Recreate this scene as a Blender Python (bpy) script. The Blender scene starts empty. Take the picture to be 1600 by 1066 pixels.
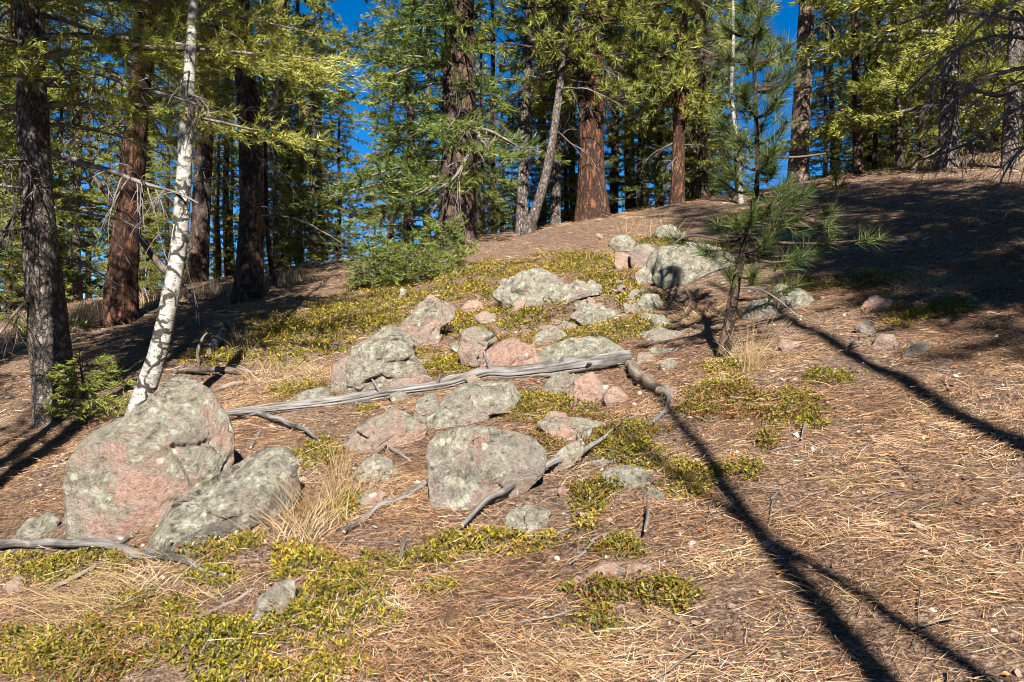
import bpy, math
import numpy as np
from mathutils import Vector

# ------------------------------------------------------------------ camera, sky, sun, exposure
SC = bpy.context.scene
COL = SC.collection
CAM_Z = 1.6
F = 1331.0                                    # focal length in photo pixels (1600 wide)
cam_d = bpy.data.cameras.new('camera')
cam_d.sensor_width = 36.0
cam_d.lens = F / 1600.0 * 36.0
cam_d.clip_start = 0.05
cam_d.clip_end = 2000.0
cam = bpy.data.objects.new('camera', cam_d)
COL.objects.link(cam)
cam.location = (0, 0, CAM_Z)
cam.rotation_euler = (math.radians(90), 0, 0)
SC.camera = cam

SUN_EL = math.radians(37)
SUN_AZ = math.radians(5)                      # behind the camera, a little to the right
world = bpy.data.worlds.new('World')
SC.world = world
world.use_nodes = True
wn = world.node_tree
wn.nodes.clear()
wo = wn.nodes.new('ShaderNodeOutputWorld')
wb = wn.nodes.new('ShaderNodeBackground')
ws = wn.nodes.new('ShaderNodeTexSky')
ws.sky_type = 'NISHITA'
ws.sun_disc = False
ws.sun_elevation = SUN_EL
ws.sun_rotation = math.pi - SUN_AZ
ws.altitude = 2900
ws.air_density = 0.75
ws.dust_density = 0.0
ws.ozone_density = 3.0
whs = wn.nodes.new('ShaderNodeHueSaturation')
whs.inputs['Saturation'].default_value = 1.36
wn.links.new(ws.outputs[0], whs.inputs['Color'])
wn.links.new(whs.outputs[0], wb.inputs[0])
wb.inputs[1].default_value = 0.05
wn.links.new(wb.outputs[0], wo.inputs[0])

sun_d = bpy.data.lights.new('sun', 'SUN')
sun_d.energy = 5.0
sun_d.angle = math.radians(0.5)
sun_d.color = (1.0, 0.93, 0.82)
sun = bpy.data.objects.new('sun', sun_d)
COL.objects.link(sun)
SUN_DIR = Vector((math.sin(SUN_AZ) * math.cos(SUN_EL), -math.cos(SUN_AZ) * math.cos(SUN_EL), math.sin(SUN_EL)))
sun.rotation_euler = SUN_DIR.to_track_quat('Z', 'Y').to_euler()
sun.location = (3, -15, 20)

SC.view_settings.view_transform = 'Standard'
SC.view_settings.look = 'None'
SC.view_settings.gamma = 1.0
SC.view_settings.exposure = 1.72
SC.view_settings.use_curve_mapping = False
SC.render.engine = 'CYCLES'
SC.cycles.max_bounces = 5
SC.cycles.diffuse_bounces = 1
SC.cycles.filter_width = 1.0
SC.cycles.glossy_bounces = 2
SC.cycles.transmission_bounces = 2
SC.cycles.sample_clamp_indirect = 6.0
SC.cycles.use_denoising = True

# ------------------------------------------------------------------ numpy noise
_r = np.random.default_rng(7)
_P = np.concatenate([_r.permutation(256)] * 3)
_G = _r.normal(size=(256, 3)); _G /= np.linalg.norm(_G, axis=1)[:, None]
def pnoise(p):
    p = np.asarray(p, float)
    i = np.floor(p).astype(int); f = p - i; i &= 255
    w = f * f * f * (f * (f * 6 - 15) + 10)
    out = 0
    for a in (0, 1):
        for b in (0, 1):
            for c in (0, 1):
                hsh = _P[_P[_P[i[..., 0] + a] + i[..., 1] + b] + i[..., 2] + c]
                g = _G[hsh]
                d = f - np.array([a, b, c])
                ww = (w[..., 0] if a else 1 - w[..., 0]) * (w[..., 1] if b else 1 - w[..., 1]) * (w[..., 2] if c else 1 - w[..., 2])
                out = out + ww * (g * d).sum(-1)
    return out
def fbm(p, oct=4, gain=0.5):
    s, a = 0, 1.0
    for k in range(oct):
        s = s + a * pnoise(p * 2.0 ** k + 17.3 * k); a *= gain
    return s
def sm(a, b, x):
    t = np.clip((x - a) / (b - a), 0, 1); return t * t * (3 - 2 * t)
def nrm(v):
    return v / np.maximum(np.linalg.norm(v, axis=-1, keepdims=True), 1e-9)

# ------------------------------------------------------------------ terrain height
_ys = np.linspace(-400, 500, 45001)
_s = 0.238 - (0.238 + 0.17) * sm(12.5, 22, _ys) + 0.17 * sm(40, 90, _ys)
_s = _s * np.where(_ys < 0, sm(-30, -2, _ys), 1)
_Z = np.concatenate([[0], np.cumsum((_s[1:] + _s[:-1]) / 2 * np.diff(_ys))]); _Z -= np.interp(0, _ys, _Z)
def hbase(x, y):
    return 0.17 * 30 * np.tanh(np.asarray(x) / 30) + np.interp(y, _ys, _Z)
def hfull(x, y):
    x = np.asarray(x, float); y = np.asarray(y, float)
    p = np.stack([x, y, np.zeros_like(x)], -1)
    d = np.hypot(x, y)
    lump = 0.10 * pnoise(p * 0.45 + 3.1) + 0.07 * pnoise(p * 1.3 + 9.0)
    fine = 0.030 * pnoise(p * 4.0) + 0.016 * pnoise(p * 9.0) + 0.009 * pnoise(p * 21.0)
    return hbase(x, y) + lump * sm(1, 4, d) + fine
def project(p):
    return 800 + F * p[..., 0] / p[..., 1], 533 - F * (p[..., 2] - CAM_Z) / p[..., 1]
def at(u, v):
    """first ground point seen along the direction of a photo pixel"""
    y = np.arange(1.2, 60, 0.02)
    x = (u - 800) / F * y; z = CAM_Z + (533 - v) / F * y
    hit = z <= hfull(x, y)
    k = int(np.argmax(hit)) if hit.any() else int(np.argmin(z - hbase(x, y)))
    return Vector((x[k], y[k], float(hfull(x[k], y[k]))))
def pt(u, v, y):
    return np.array([(u - 800) / F * y, y, CAM_Z + (533 - v) / F * y])
def gz(x, y):
    return float(hfull(np.array(float(x)), np.array(float(y))))

# ------------------------------------------------------------------ mesh builder
class MB:
    def __init__(s): s.V = []; s.B = []; s.n = 0
    def add(s, V, Fc, mat=0, uv=None):
        V = np.asarray(V, float); Fc = np.asarray(Fc, int)
        if len(V) == 0 or len(Fc) == 0: return
        s.V.append(V); s.B.append((Fc + s.n, mat, np.zeros((len(V), 2)) if uv is None else uv)); s.n += len(V)
    def mesh(s, name, mats, smooth=True):
        me = bpy.data.meshes.new(name)
        V = np.concatenate(s.V); UV = np.concatenate([b[2] for b in s.B])
        me.vertices.add(len(V)); me.vertices.foreach_set('co', V.astype(np.float32).ravel())
        li = np.concatenate([b[0].ravel() for b in s.B])
        cnt = np.concatenate([np.full(len(b[0]), b[0].shape[1]) for b in s.B])
        mi = np.concatenate([np.full(len(b[0]), b[1]) for b in s.B])
        st = np.concatenate([[0], np.cumsum(cnt)[:-1]])
        me.loops.add(len(li)); me.loops.foreach_set('vertex_index', li.astype(np.int32))
        me.polygons.add(len(cnt)); me.polygons.foreach_set('loop_start', st.astype(np.int32))
        me.polygons.foreach_set('material_index', mi.astype(np.int32))
        me.polygons.foreach_set('use_smooth', np.full(len(cnt), smooth))
        me.update(calc_edges=True)
        ul = me.uv_layers.new(name='UVMap'); ul.data.foreach_set('uv', UV[li].astype(np.float32).ravel())
        for m in mats: me.materials.append(m)
        return me
    def build(s, name, mats, parent=None, loc=None, smooth=True):
        return link(name, s.mesh(name, mats, smooth), parent, loc)
def link(name, me, parent=None, loc=None):
    o = bpy.data.objects.new(name, me); COL.objects.link(o)
    if parent is not None: o.parent = parent
    if loc is not None: o.location = loc
    return o
def tag(o, label=None, cat=None, group=None, kind=None):
    if label: o['label'] = label
    if cat: o['category'] = cat
    if group: o['group'] = group
    if kind: o['kind'] = kind
    return o
def thing(name, label, cat, loc, group=None):
    o = bpy.data.objects.new(name, None); COL.objects.link(o); o.location = loc
    o.empty_display_size = 0.2
    return tag(o, label, cat, group)

def resample(P, n):
    P = np.asarray(P, float)
    m = len(P); t = np.arange(m); q = np.linspace(0, m - 1, n)
    # Catmull-Rom
    i = np.clip(np.floor(q).astype(int), 0, m - 2); f = (q - i)[:, None]
    p0 = P[np.maximum(i - 1, 0)]; p1 = P[i]; p2 = P[i + 1]; p3 = P[np.minimum(i + 2, m - 1)]
    return 0.5 * (2 * p1 + (p2 - p0) * f + (2 * p0 - 5 * p1 + 4 * p2 - p3) * f ** 2 + (3 * p1 - p0 - 3 * p2 + p3) * f ** 3)
def tube(P, r, nseg=8, disp=None, cap=True):
    """returns V, quads, tri caps, uv; disp(ang, arc, r) adds to the radius"""
    P = np.asarray(P, float); n = len(P); r = np.broadcast_to(np.asarray(r, float), (n,))
    T = nrm(np.gradient(P, axis=0))
    main = np.abs(nrm(P[-1] - P[0]))
    ref = np.array([0, 1.0, 0]) if main[1] < 0.7 else np.array([0, 0, 1.0])
    N1 = nrm(ref - T * (T @ ref)[:, None]); N2 = np.cross(T, N1)
    arc = np.concatenate([[0], np.cumsum(np.linalg.norm(np.diff(P, axis=0), axis=1))])
    a = np.linspace(0, 2 * np.pi, nseg + 1)
    A, S = np.meshgrid(a, arc)
    R = np.repeat(r[:, None], nseg + 1, 1)
    if disp is not None: R = R + disp(A, S, R)
    V = P[:, None] + R[..., None] * (np.cos(A)[..., None] * N1[:, None] + np.sin(A)[..., None] * N2[:, None])
    uv = np.stack([A * np.mean(r), S], -1).reshape(-1, 2)
    k = np.arange((n - 1) * nseg); row = k // nseg; c = k % nseg
    b = row * (nseg + 1) + c
    Q = np.stack([b, b + 1, b + nseg + 2, b + nseg + 1], 1)
    V = V.reshape(-1, 3)
    if cap:
        V = np.concatenate([V, P[:1], P[-1:]]); uv = np.concatenate([uv, uv[:1], uv[-1:]])
        c0, c1 = len(V) - 2, len(V) - 1
        j = np.arange(nseg); e = (n - 1) * (nseg + 1)
        Tt = np.concatenate([np.stack([np.full(nseg, c0), j + 1, j], 1), np.stack([np.full(nseg, c1), e + j, e + j + 1], 1)])
    else: Tt = np.zeros((0, 3), int)
    return V, Q, Tt, uv
def add_tube(mb, P, r, nseg=8, mat=0, disp=None, capmat=None):
    V, Q, T, uv = tube(P, r, nseg, disp)
    n0 = mb.n
    mb.add(V, Q, mat, uv)
    if len(T): mb.B.append((T + n0, mat if capmat is None else capmat, np.zeros((0, 2))))

# ------------------------------------------------------------------ materials
class NT:
    def __init__(s, name):
        s.m = bpy.data.materials.new(name); s.m.use_nodes = True
        s.t = s.m.node_tree; s.b = s.t.nodes['Principled BSDF']; s.out = s.t.nodes['Material Output']
        s.b.inputs['Specular IOR Level'].default_value = 0.25
    def n(s, typ, **kw):
        d = s.t.nodes.new(typ)
        for k, v in kw.items():
            if k in d.bl_rna.properties and k not in ('name',): setattr(d, k, v)
            else: s.put(d.inputs[k], v)
        return d
    def put(s, sock, v):
        if hasattr(v, 'is_linked') or isinstance(v, bpy.types.NodeSocket): s.t.links.new(v, sock)
        else:
            if isinstance(v, tuple) and len(v) == 3 and sock.type == 'RGBA': v = v + (1,)
            sock.default_value = v
    def coord(s, which='Object', scale=(1, 1, 1), jitter=False):
        c = s.t.nodes.new('ShaderNodeTexCoord').outputs[which]
        mp = s.t.nodes.new('ShaderNodeMapping'); mp.inputs['Scale'].default_value = scale
        s.t.links.new(c, mp.inputs[0])
        if jitter:
            oi = s.t.nodes.new('ShaderNodeObjectInfo'); vm = s.t.nodes.new('ShaderNodeVectorMath'); vm.operation = 'SCALE'
            vm.inputs[0].default_value = (37, 19, 53); s.t.links.new(oi.outputs['Random'], vm.inputs['Scale'])
            s.t.links.new(vm.outputs[0], mp.inputs['Location'])
        return mp.outputs[0]
    def noise(s, vec, scale, detail=4, rough=0.55, dist=0.0):
        d = s.n('ShaderNodeTexNoise', Scale=scale, Detail=detail, Roughness=rough, Distortion=dist); s.t.links.new(vec, d.inputs['Vector'])
        return d.outputs[0]
    def vor(s, vec, scale, feature='F1', out='Distance', rnd=1.0):
        d = s.n('ShaderNodeTexVoronoi', Scale=scale); d.feature = feature; d.inputs['Randomness'].default_value = rnd
        s.t.links.new(vec, d.inputs['Vector'])
        return d.outputs[out]
    def ramp(s, fac, stops, interp='LINEAR'):
        d = s.t.nodes.new('ShaderNodeValToRGB'); cr = d.color_ramp; cr.interpolation = interp
        while len(cr.elements) < len(stops): cr.elements.new(0.5)
        for e, (p, c) in zip(cr.elements, stops):
            e.position = p; e.color = (c, c, c, 1) if isinstance(c, (int, float)) else tuple(c) + (1,)
        s.put(d.inputs[0], fac); return d.outputs[0]
    def mix(s, fac, a, b, mode='MIX'):
        d = s.t.nodes.new('ShaderNodeMix'); d.data_type = 'RGBA'; d.blend_type = mode
        s.put(d.inputs[0], fac); s.put(d.inputs[6], a); s.put(d.inputs[7], b); return d.outputs[2]
    def math(s, op, a, b=0.0, clamp=False):
        d = s.t.nodes.new('ShaderNodeMath'); d.operation = op; d.use_clamp = clamp
        s.put(d.inputs[0], a); s.put(d.inputs[1], b); return d.outputs[0]
    def bump(s, h, strength=0.5, dist=0.02):
        d = s.n('ShaderNodeBump', Strength=strength, Distance=dist); s.put(d.inputs['Height'], h)
        s.t.links.new(d.outputs[0], s.b.inputs['Normal']); return d
    def fin(s, col, rough=0.85):
        s.put(s.b.inputs['Base Color'], col); s.put(s.b.inputs['Roughness'], rough); return s.m
M = {}

def leaf_mat(name, stops, rough=0.5, transl=0.3, clump=1.2, spec=0.3, vary=0.5):
    """plant tissue: pigment differs leaf by leaf and spray by spray"""
    t = NT(name)
    isl = t.t.nodes.new('ShaderNodeNewGeometry').outputs['Random Per Island']
    nz = t.noise(t.coord('Object', jitter=True), clump, 3)
    f = t.math('ADD', t.math('MULTIPLY', isl, vary), t.math('MULTIPLY', t.math('SUBTRACT', nz, 0.5), 1.6))
    oi = t.t.nodes.new('ShaderNodeObjectInfo').outputs['Random']
    f = t.math('ADD', f, t.math('MULTIPLY', t.math('SUBTRACT', oi, 0.5), 0.35))
    f = t.math('ADD', f, 0.5 - vary * 0.5, True)
    col = t.ramp(f, stops)
    t.fin(col, rough); t.b.inputs['Specular IOR Level'].default_value = spec
    tr = t.t.nodes.new('ShaderNodeBsdfTranslucent'); t.t.links.new(col, tr.inputs[0])
    mx = t.t.nodes.new('ShaderNodeMixShader'); mx.inputs[0].default_value = transl
    t.t.links.new(t.b.outputs[0], mx.inputs[1]); t.t.links.new(tr.outputs[0], mx.inputs[2])
    t.t.links.new(mx.outputs[0], t.out.inputs[0])
    return t.m
M['fir'] = leaf_mat('fir_needles', [(0.0, (0.075, 0.10, 0.018)), (0.35, (0.175, 0.195, 0.032)), (0.65, (0.24, 0.255, 0.048)), (1.0, (0.33, 0.32, 0.075))])
M['spruce'] = leaf_mat('spruce_needles', [(0.0, (0.05, 0.08, 0.022)), (0.4, (0.11, 0.15, 0.034)), (0.7, (0.19, 0.225, 0.045)), (1.0, (0.31, 0.31, 0.065))])
M['yellowfir'] = leaf_mat('sunlit_fir_needles', [(0.0, (0.09, 0.115, 0.02)), (0.35, (0.18, 0.205, 0.034)), (0.7, (0.30, 0.30, 0.055)), (1.0, (0.42, 0.38, 0.10))])  # brighter copy of the fir needles; part of the sunlight is in the colour
M['pine'] = leaf_mat('pine_needles', [(0.0, (0.065, 0.09, 0.018)), (0.4, (0.15, 0.175, 0.03)), (0.75, (0.25, 0.255, 0.042)), (1.0, (0.38, 0.35, 0.07))], transl=0.2)
M['bearberry'] = leaf_mat('bearberry_leaves', [(0.0, (0.16, 0.06, 0.02)), (0.14, (0.17, 0.10, 0.018)), (0.28, (0.075, 0.09, 0.012)), (0.52, (0.16, 0.148, 0.014)), (0.78, (0.28, 0.215, 0.02)), (1.0, (0.40, 0.25, 0.04))], rough=0.45, transl=0.25, clump=1.6, spec=0.3, vary=0.7)
M['straw'] = leaf_mat('dry_grass_blades', [(0.0, (0.20, 0.13, 0.06)), (0.5, (0.38, 0.275, 0.145)), (1.0, (0.56, 0.45, 0.28))], transl=0.3, clump=3.0)
M['litter'] = leaf_mat('fallen_pine_needles', [(0.0, (0.05, 0.026, 0.017)), (0.25, (0.17, 0.086, 0.044)), (0.5, (0.33, 0.18, 0.095)), (0.75, (0.48, 0.30, 0.165)), (1.0, (0.64, 0.51, 0.36))], rough=0.6, transl=0.1, clump=1.5, vary=0.8)
M['leaf'] = leaf_mat('fallen_aspen_leaves', [(0.0, (0.30, 0.10, 0.03)), (0.5, (0.50, 0.22, 0.06)), (1.0, (0.62, 0.42, 0.18))], transl=0.15, vary=0.9)

def bark(name, plate_a, plate_b, crack, uvs=(1, 1, 1), vs=14, crack_w=0.16, bump=0.03, tint=None, warp=0.16):
    t = NT(name)
    c = t.coord('UV', uvs, jitter=True)
    def warped(amount, sc_):
        nn = t.n('ShaderNodeTexNoise', Scale=sc_, Detail=4.0, Roughness=0.65); t.t.links.new(c, nn.inputs['Vector'])
        sb = t.n('ShaderNodeVectorMath', operation='SUBTRACT'); t.t.links.new(nn.outputs['Color'], sb.inputs[0]); sb.inputs[1].default_value = (0.5, 0.5, 0.5)
        sc = t.n('ShaderNodeVectorMath', operation='SCALE'); t.put(sc.inputs['Scale'], amount); t.t.links.new(sb.outputs[0], sc.inputs[0])
        ad = t.n('ShaderNodeVectorMath', operation='ADD'); t.t.links.new(c, ad.inputs[0]); t.t.links.new(sc.outputs[0], ad.inputs[1])
        return ad.outputs[0]
    cc = warped(warp * 14 / vs, vs * 0.9)
    wid = t.noise(c, vs * 0.35, 2)
    e = t.math('DIVIDE', t.vor(cc, vs, 'DISTANCE_TO_EDGE'), t.math('ADD', t.math('MULTIPLY', wid, 1.6), 0.15))
    e2 = t.vor(warped(warp * 10 / vs, vs * 2), vs * 2.6, 'DISTANCE_TO_EDGE')
    fine = t.noise(c, 55, 6, 0.72)
    wob = t.noise(c, vs * 0.5, 4, 0.6)
    plate = t.ramp(t.math('ADD', t.math('MULTIPLY', wob, 0.55), t.math('MULTIPLY', fine, 0.5)), [(0.36, crack), (0.44, plate_a), (0.66, plate_b)])
    k = t.ramp(e, [(0.0, 0.0), (crack_w * 0.35, 0.25), (crack_w, 1.0)])
    k2 = t.ramp(e2, [(0.0, 0.5), (crack_w, 1.0)])
    col = t.mix(t.math('MULTIPLY', k, k2), crack, plate)
    if tint:
        g = t.noise(t.coord('Object', (1, 1, 0.35), jitter=True), 2.2, 3)
        col = t.mix(t.ramp(g, [(0.42, 0.0), (0.62, 0.85)]), col, tint)
    h = t.math('ADD', t.math('MULTIPLY', k, 0.6), t.math('ADD', t.math('MULTIPLY', k2, 0.25), t.math('MULTIPLY', fine, 0.5)))
    t.bump(h, 1.0, bump)
    return t.fin(col, 0.9)
M['bark_fir'] = bark('grey_fir_bark', (0.14, 0.115, 0.10), (0.34, 0.295, 0.265), (0.032, 0.026, 0.023), (1, 0.45, 1), 26, 0.2, 0.018)
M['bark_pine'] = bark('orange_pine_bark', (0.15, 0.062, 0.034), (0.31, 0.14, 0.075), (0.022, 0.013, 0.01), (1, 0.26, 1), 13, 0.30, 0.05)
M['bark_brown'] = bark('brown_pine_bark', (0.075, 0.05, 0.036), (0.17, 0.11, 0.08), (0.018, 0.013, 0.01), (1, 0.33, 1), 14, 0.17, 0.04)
M['bark_mix'] = bark('flaking_pine_bark', (0.10, 0.062, 0.045), (0.22, 0.13, 0.09), (0.02, 0.014, 0.011), (1, 0.3, 1), 15, 0.2, 0.04, (0.10, 0.08, 0.07))
M['bark_pale'] = bark('pale_pine_bark', (0.19, 0.13, 0.10), (0.35, 0.255, 0.205), (0.06, 0.04, 0.03), (1, 0.5, 1), 20, 0.16, 0.03)

def aspen_mat():
    t = NT('aspen_bark')
    uv = t.coord('UV', (1, 1, 1))
    base = t.ramp(t.noise(uv, 14, 4), [(0.30, (0.085, 0.08, 0.068)), (0.46, (0.24, 0.228, 0.205)), (0.70, (0.39, 0.378, 0.345))])
    # ladder-like black scars low on the stem, rings of lenticels, specks
    c2 = t.coord('UV', (1.0, 0.75, 1))
    wob = t.n('ShaderNodeTexNoise', Scale=16.0, Detail=2.0); t.t.links.new(c2, wob.inputs['Vector'])
    s = t.n('ShaderNodeVectorMath', operation='SCALE'); t.t.links.new(wob.outputs['Color'], s.inputs[0]); t.put(s.inputs['Scale'], 0.07)
    ad = t.n('ShaderNodeVectorMath', operation='ADD'); t.t.links.new(c2, ad.inputs[0]); t.t.links.new(s.outputs[0], ad.inputs[1])
    e = t.vor(ad.outputs[0], 9.0, 'DISTANCE_TO_EDGE')
    sep = t.n('ShaderNodeSeparateXYZ'); t.t.links.new(uv, sep.inputs[0])
    yv = sep.outputs[1]
    band = t.math('MULTIPLY', t.ramp(t.math('MULTIPLY', yv, 0.3), [(0.09, 0.0), (0.13, 1.0), (0.60, 1.0), (0.72, 0.0)]), t.ramp(t.noise(uv, 6, 3), [(0.39, 0.0), (0.46, 1.0)]))
    scar = t.math('MULTIPLY', t.ramp(e, [(0.05, 1.0), (0.10, 0.0)]), band)
    c3 = t.coord('UV', (0.30, 1.6, 1))
    lent = t.ramp(t.noise(c3, 22, 4, 0.65), [(0.57, 0.0), (0.64, 0.85)])
    ring = t.ramp(t.noise(t.coord('UV', (0.12, 1.0, 1)), 9, 4, 0.7), [(0.61, 0.0), (0.655, 0.9)])
    spk = t.math('MULTIPLY', t.ramp(t.vor(uv, 48), [(0.15, 1.0), (0.25, 0.0)]), t.ramp(t.noise(uv, 11, 2), [(0.5, 0.0), (0.56, 1.0)]))
    low = t.ramp(t.math('MULTIPLY', yv, 0.3), [(0.0, 1.0), (0.10, 0.0)])
    foot = t.math('MULTIPLY', low, t.ramp(t.noise(uv, 22, 4), [(0.42, 0.0), (0.55, 1.0)]))
    m = t.math('MAXIMUM', t.math('MAXIMUM', scar, lent), t.math('MAXIMUM', t.math('MAXIMUM', ring, spk), foot))
    col = t.mix(m, base, (0.028, 0.025, 0.022))
    t.bump(t.math('ADD', m, t.math('MULTIPLY', t.noise(uv, 40, 4), 0.4)), 0.7, 0.008)
    return t.fin(col, 0.7)
M['aspen'] = aspen_mat()

def deadwood(name, a, b, c):
    t = NT(name)
    uv = t.coord('UV', (1, 0.06, 1), jitter=True)
    g = t.noise(uv, 70, 5, 0.65)
    g2 = t.noise(t.coord('UV', (1, 0.35, 1), jitter=True), 12, 3)
    col = t.ramp(t.math('ADD', t.math('MULTIPLY', g, 0.75), t.math('MULTIPLY', g2, 0.3)), [(0.30, c), (0.46, a), (0.68, b)])
    t.bump(g, 0.8, 0.006)
    return t.fin(t.mix(t.ramp(t.noise(t.coord('UV', (1, 0.5, 1), jitter=True), 7, 4), [(0.5, 0.0), (0.62, 0.7)]), col, c), 0.8)
M['log'] = deadwood('weathered_grey_wood', (0.085, 0.078, 0.074), (0.235, 0.222, 0.215), (0.016, 0.014, 0.013))
M['twig'] = deadwood('dead_twig_bark', (0.12, 0.10, 0.09), (0.26, 0.23, 0.21), (0.03, 0.025, 0.022))
M['blackwood'] = deadwood('dark_live_twig', (0.05, 0.038, 0.03), (0.11, 0.085, 0.07), (0.02, 0.016, 0.013))
M['darkwood'] = deadwood('dark_rotten_wood', (0.10, 0.075, 0.06), (0.24, 0.19, 0.16), (0.03, 0.025, 0.02))
t = NT('tan_broken_wood'); t.bump(t.noise(t.coord('Object'), 60, 4), 0.6, 0.006)
M['cut'] = t.fin(t.ramp(t.noise(t.coord('Object'), 25, 4), [(0.3, (0.22, 0.15, 0.09)), (0.7, (0.50, 0.39, 0.27))]))

def rock_mat():
    t = NT('lichened_granite')
    c = t.coord('Object', jitter=True)
    oi = t.t.nodes.new('ShaderNodeObjectInfo')
    sep = t.n('ShaderNodeSeparateColor'); t.t.links.new(oi.outputs['Color'], sep.inputs[0])
    pinkness, lich, dark = sep.outputs[0], sep.outputs[1], sep.outputs[2]
    big = t.noise(c, 2.6, 6, 0.68)
    grain = t.noise(c, 90, 4, 0.75)
    cr1 = t.ramp(t.noise(c, 34, 9, 0.85), [(0.34, 0.0), (0.66, 1.0)]); cr2 = t.ramp(t.noise(c, 29, 9, 0.85, 0.4), [(0.34, 0.0), (0.66, 1.0)])
    pinkc = t.ramp(cr1, [(0.0, (0.12, 0.075, 0.06)), (0.3, (0.30, 0.165, 0.125)), (0.6, (0.39, 0.26, 0.205)), (1.0, (0.40, 0.36, 0.315))])
    greyc = t.ramp(cr2, [(0.0, (0.12, 0.10, 0.09)), (0.4, (0.25, 0.21, 0.18)), (0.8, (0.33, 0.285, 0.245)), (1.0, (0.40, 0.36, 0.315))])
    pk = t.ramp(t.math('ADD', big, t.math('MULTIPLY', t.math('SUBTRACT', pinkness, 0.5), 0.7)), [(0.48, 0.0), (0.66, 0.9)])
    col = t.mix(pk, greyc, pinkc)
    # soot-dark crust
    dk = t.math('MULTIPLY', t.ramp(t.math('ADD', t.noise(c, 11, 7, 0.75), t.math('SUBTRACT', dark, 0.5)), [(0.52, 0.0), (0.57, 1.0)]), 0.8)
    col = t.mix(dk, col, (0.09, 0.08, 0.072))
    # lichen: mats on the faces turned to the sky, thalli elsewhere
    nz = t.n('ShaderNodeSeparateXYZ'); t.t.links.new(t.t.nodes.new('ShaderNodeNewGeometry').outputs['Normal'], nz.inputs[0])
    lf = t.math('ADD', t.noise(c, 4.2, 9, 0.74), t.math('ADD', t.math('MULTIPLY', nz.outputs[2], 0.12), t.math('SUBTRACT', lich, 0.56)))
    lm = t.ramp(lf, [(0.465, 0.0), (0.53, 1.0)])
    lm = t.math('MULTIPLY', lm, t.ramp(t.noise(c, 45, 5, 0.75), [(0.36, 0.15), (0.5, 1.0)]))
    lcol = t.ramp(t.noise(c, 15, 8, 0.76), [(0.35, (0.07, 0.067, 0.052)), (0.43, (0.19, 0.183, 0.14)), (0.54, (0.325, 0.315, 0.25)), (0.66, (0.50, 0.49, 0.41))])
    col = t.mix(lm, col, lcol)
    rim = t.vor(c, 10)
    th = t.math('MULTIPLY', t.ramp(t.math('ADD', rim, t.math('MULTIPLY', t.noise(c, 45, 4), 0.3)), [(0.30, 1.0), (0.36, 0.0)]), t.ramp(t.noise(c, 4.2, 3), [(0.47, 0.0), (0.53, 1.0)]))
    col = t.mix(t.math('MULTIPLY', th, 0.85), col, (0.52, 0.52, 0.42))
    o2 = t.ramp(t.noise(c, 13, 6, 0.75), [(0.66, 0.0), (0.70, 0.75)])
    col = t.mix(o2, col, (0.40, 0.17, 0.06))
    spk = t.ramp(t.noise(c, 30, 5, 0.7), [(0.34, 0.8), (0.40, 0.0)])
    col = t.mix(spk, col, (0.07, 0.06, 0.054))
    nn = t.n('ShaderNodeTexNoise', Scale=5.0, Detail=5.0, Roughness=0.6); t.t.links.new(c, nn.inputs['Vector'])
    sc = t.n('ShaderNodeVectorMath', operation='SCALE'); t.put(sc.inputs['Scale'], 0.16); t.t.links.new(nn.outputs['Color'], sc.inputs[0])
    ad = t.n('ShaderNodeVectorMath', operation='ADD'); t.t.links.new(c, ad.inputs[0]); t.t.links.new(sc.outputs[0], ad.inputs[1])
    frac = t.math('MULTIPLY', t.ramp(t.vor(ad.outputs[0], 4.2, 'DISTANCE_TO_EDGE'), [(0.003, 0.7), (0.010, 0.0)]), t.ramp(t.noise(c, 3.1, 3), [(0.54, 0.0), (0.60, 1.0)]))
    col = t.mix(frac, col, (0.06, 0.05, 0.042))
    h = t.math('ADD', t.math('MULTIPLY', t.noise(c, 16, 8, 0.75), 1.0), t.math('ADD', t.math('MULTIPLY', grain, 0.25), t.math('MULTIPLY', lm, 0.12)))
    h = t.math('SUBTRACT', h, t.math('MULTIPLY', frac, 0.6))
    t.bump(h, 1.0, 0.06)
    return t.fin(col, 0.9)
M['rock'] = rock_mat()

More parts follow.
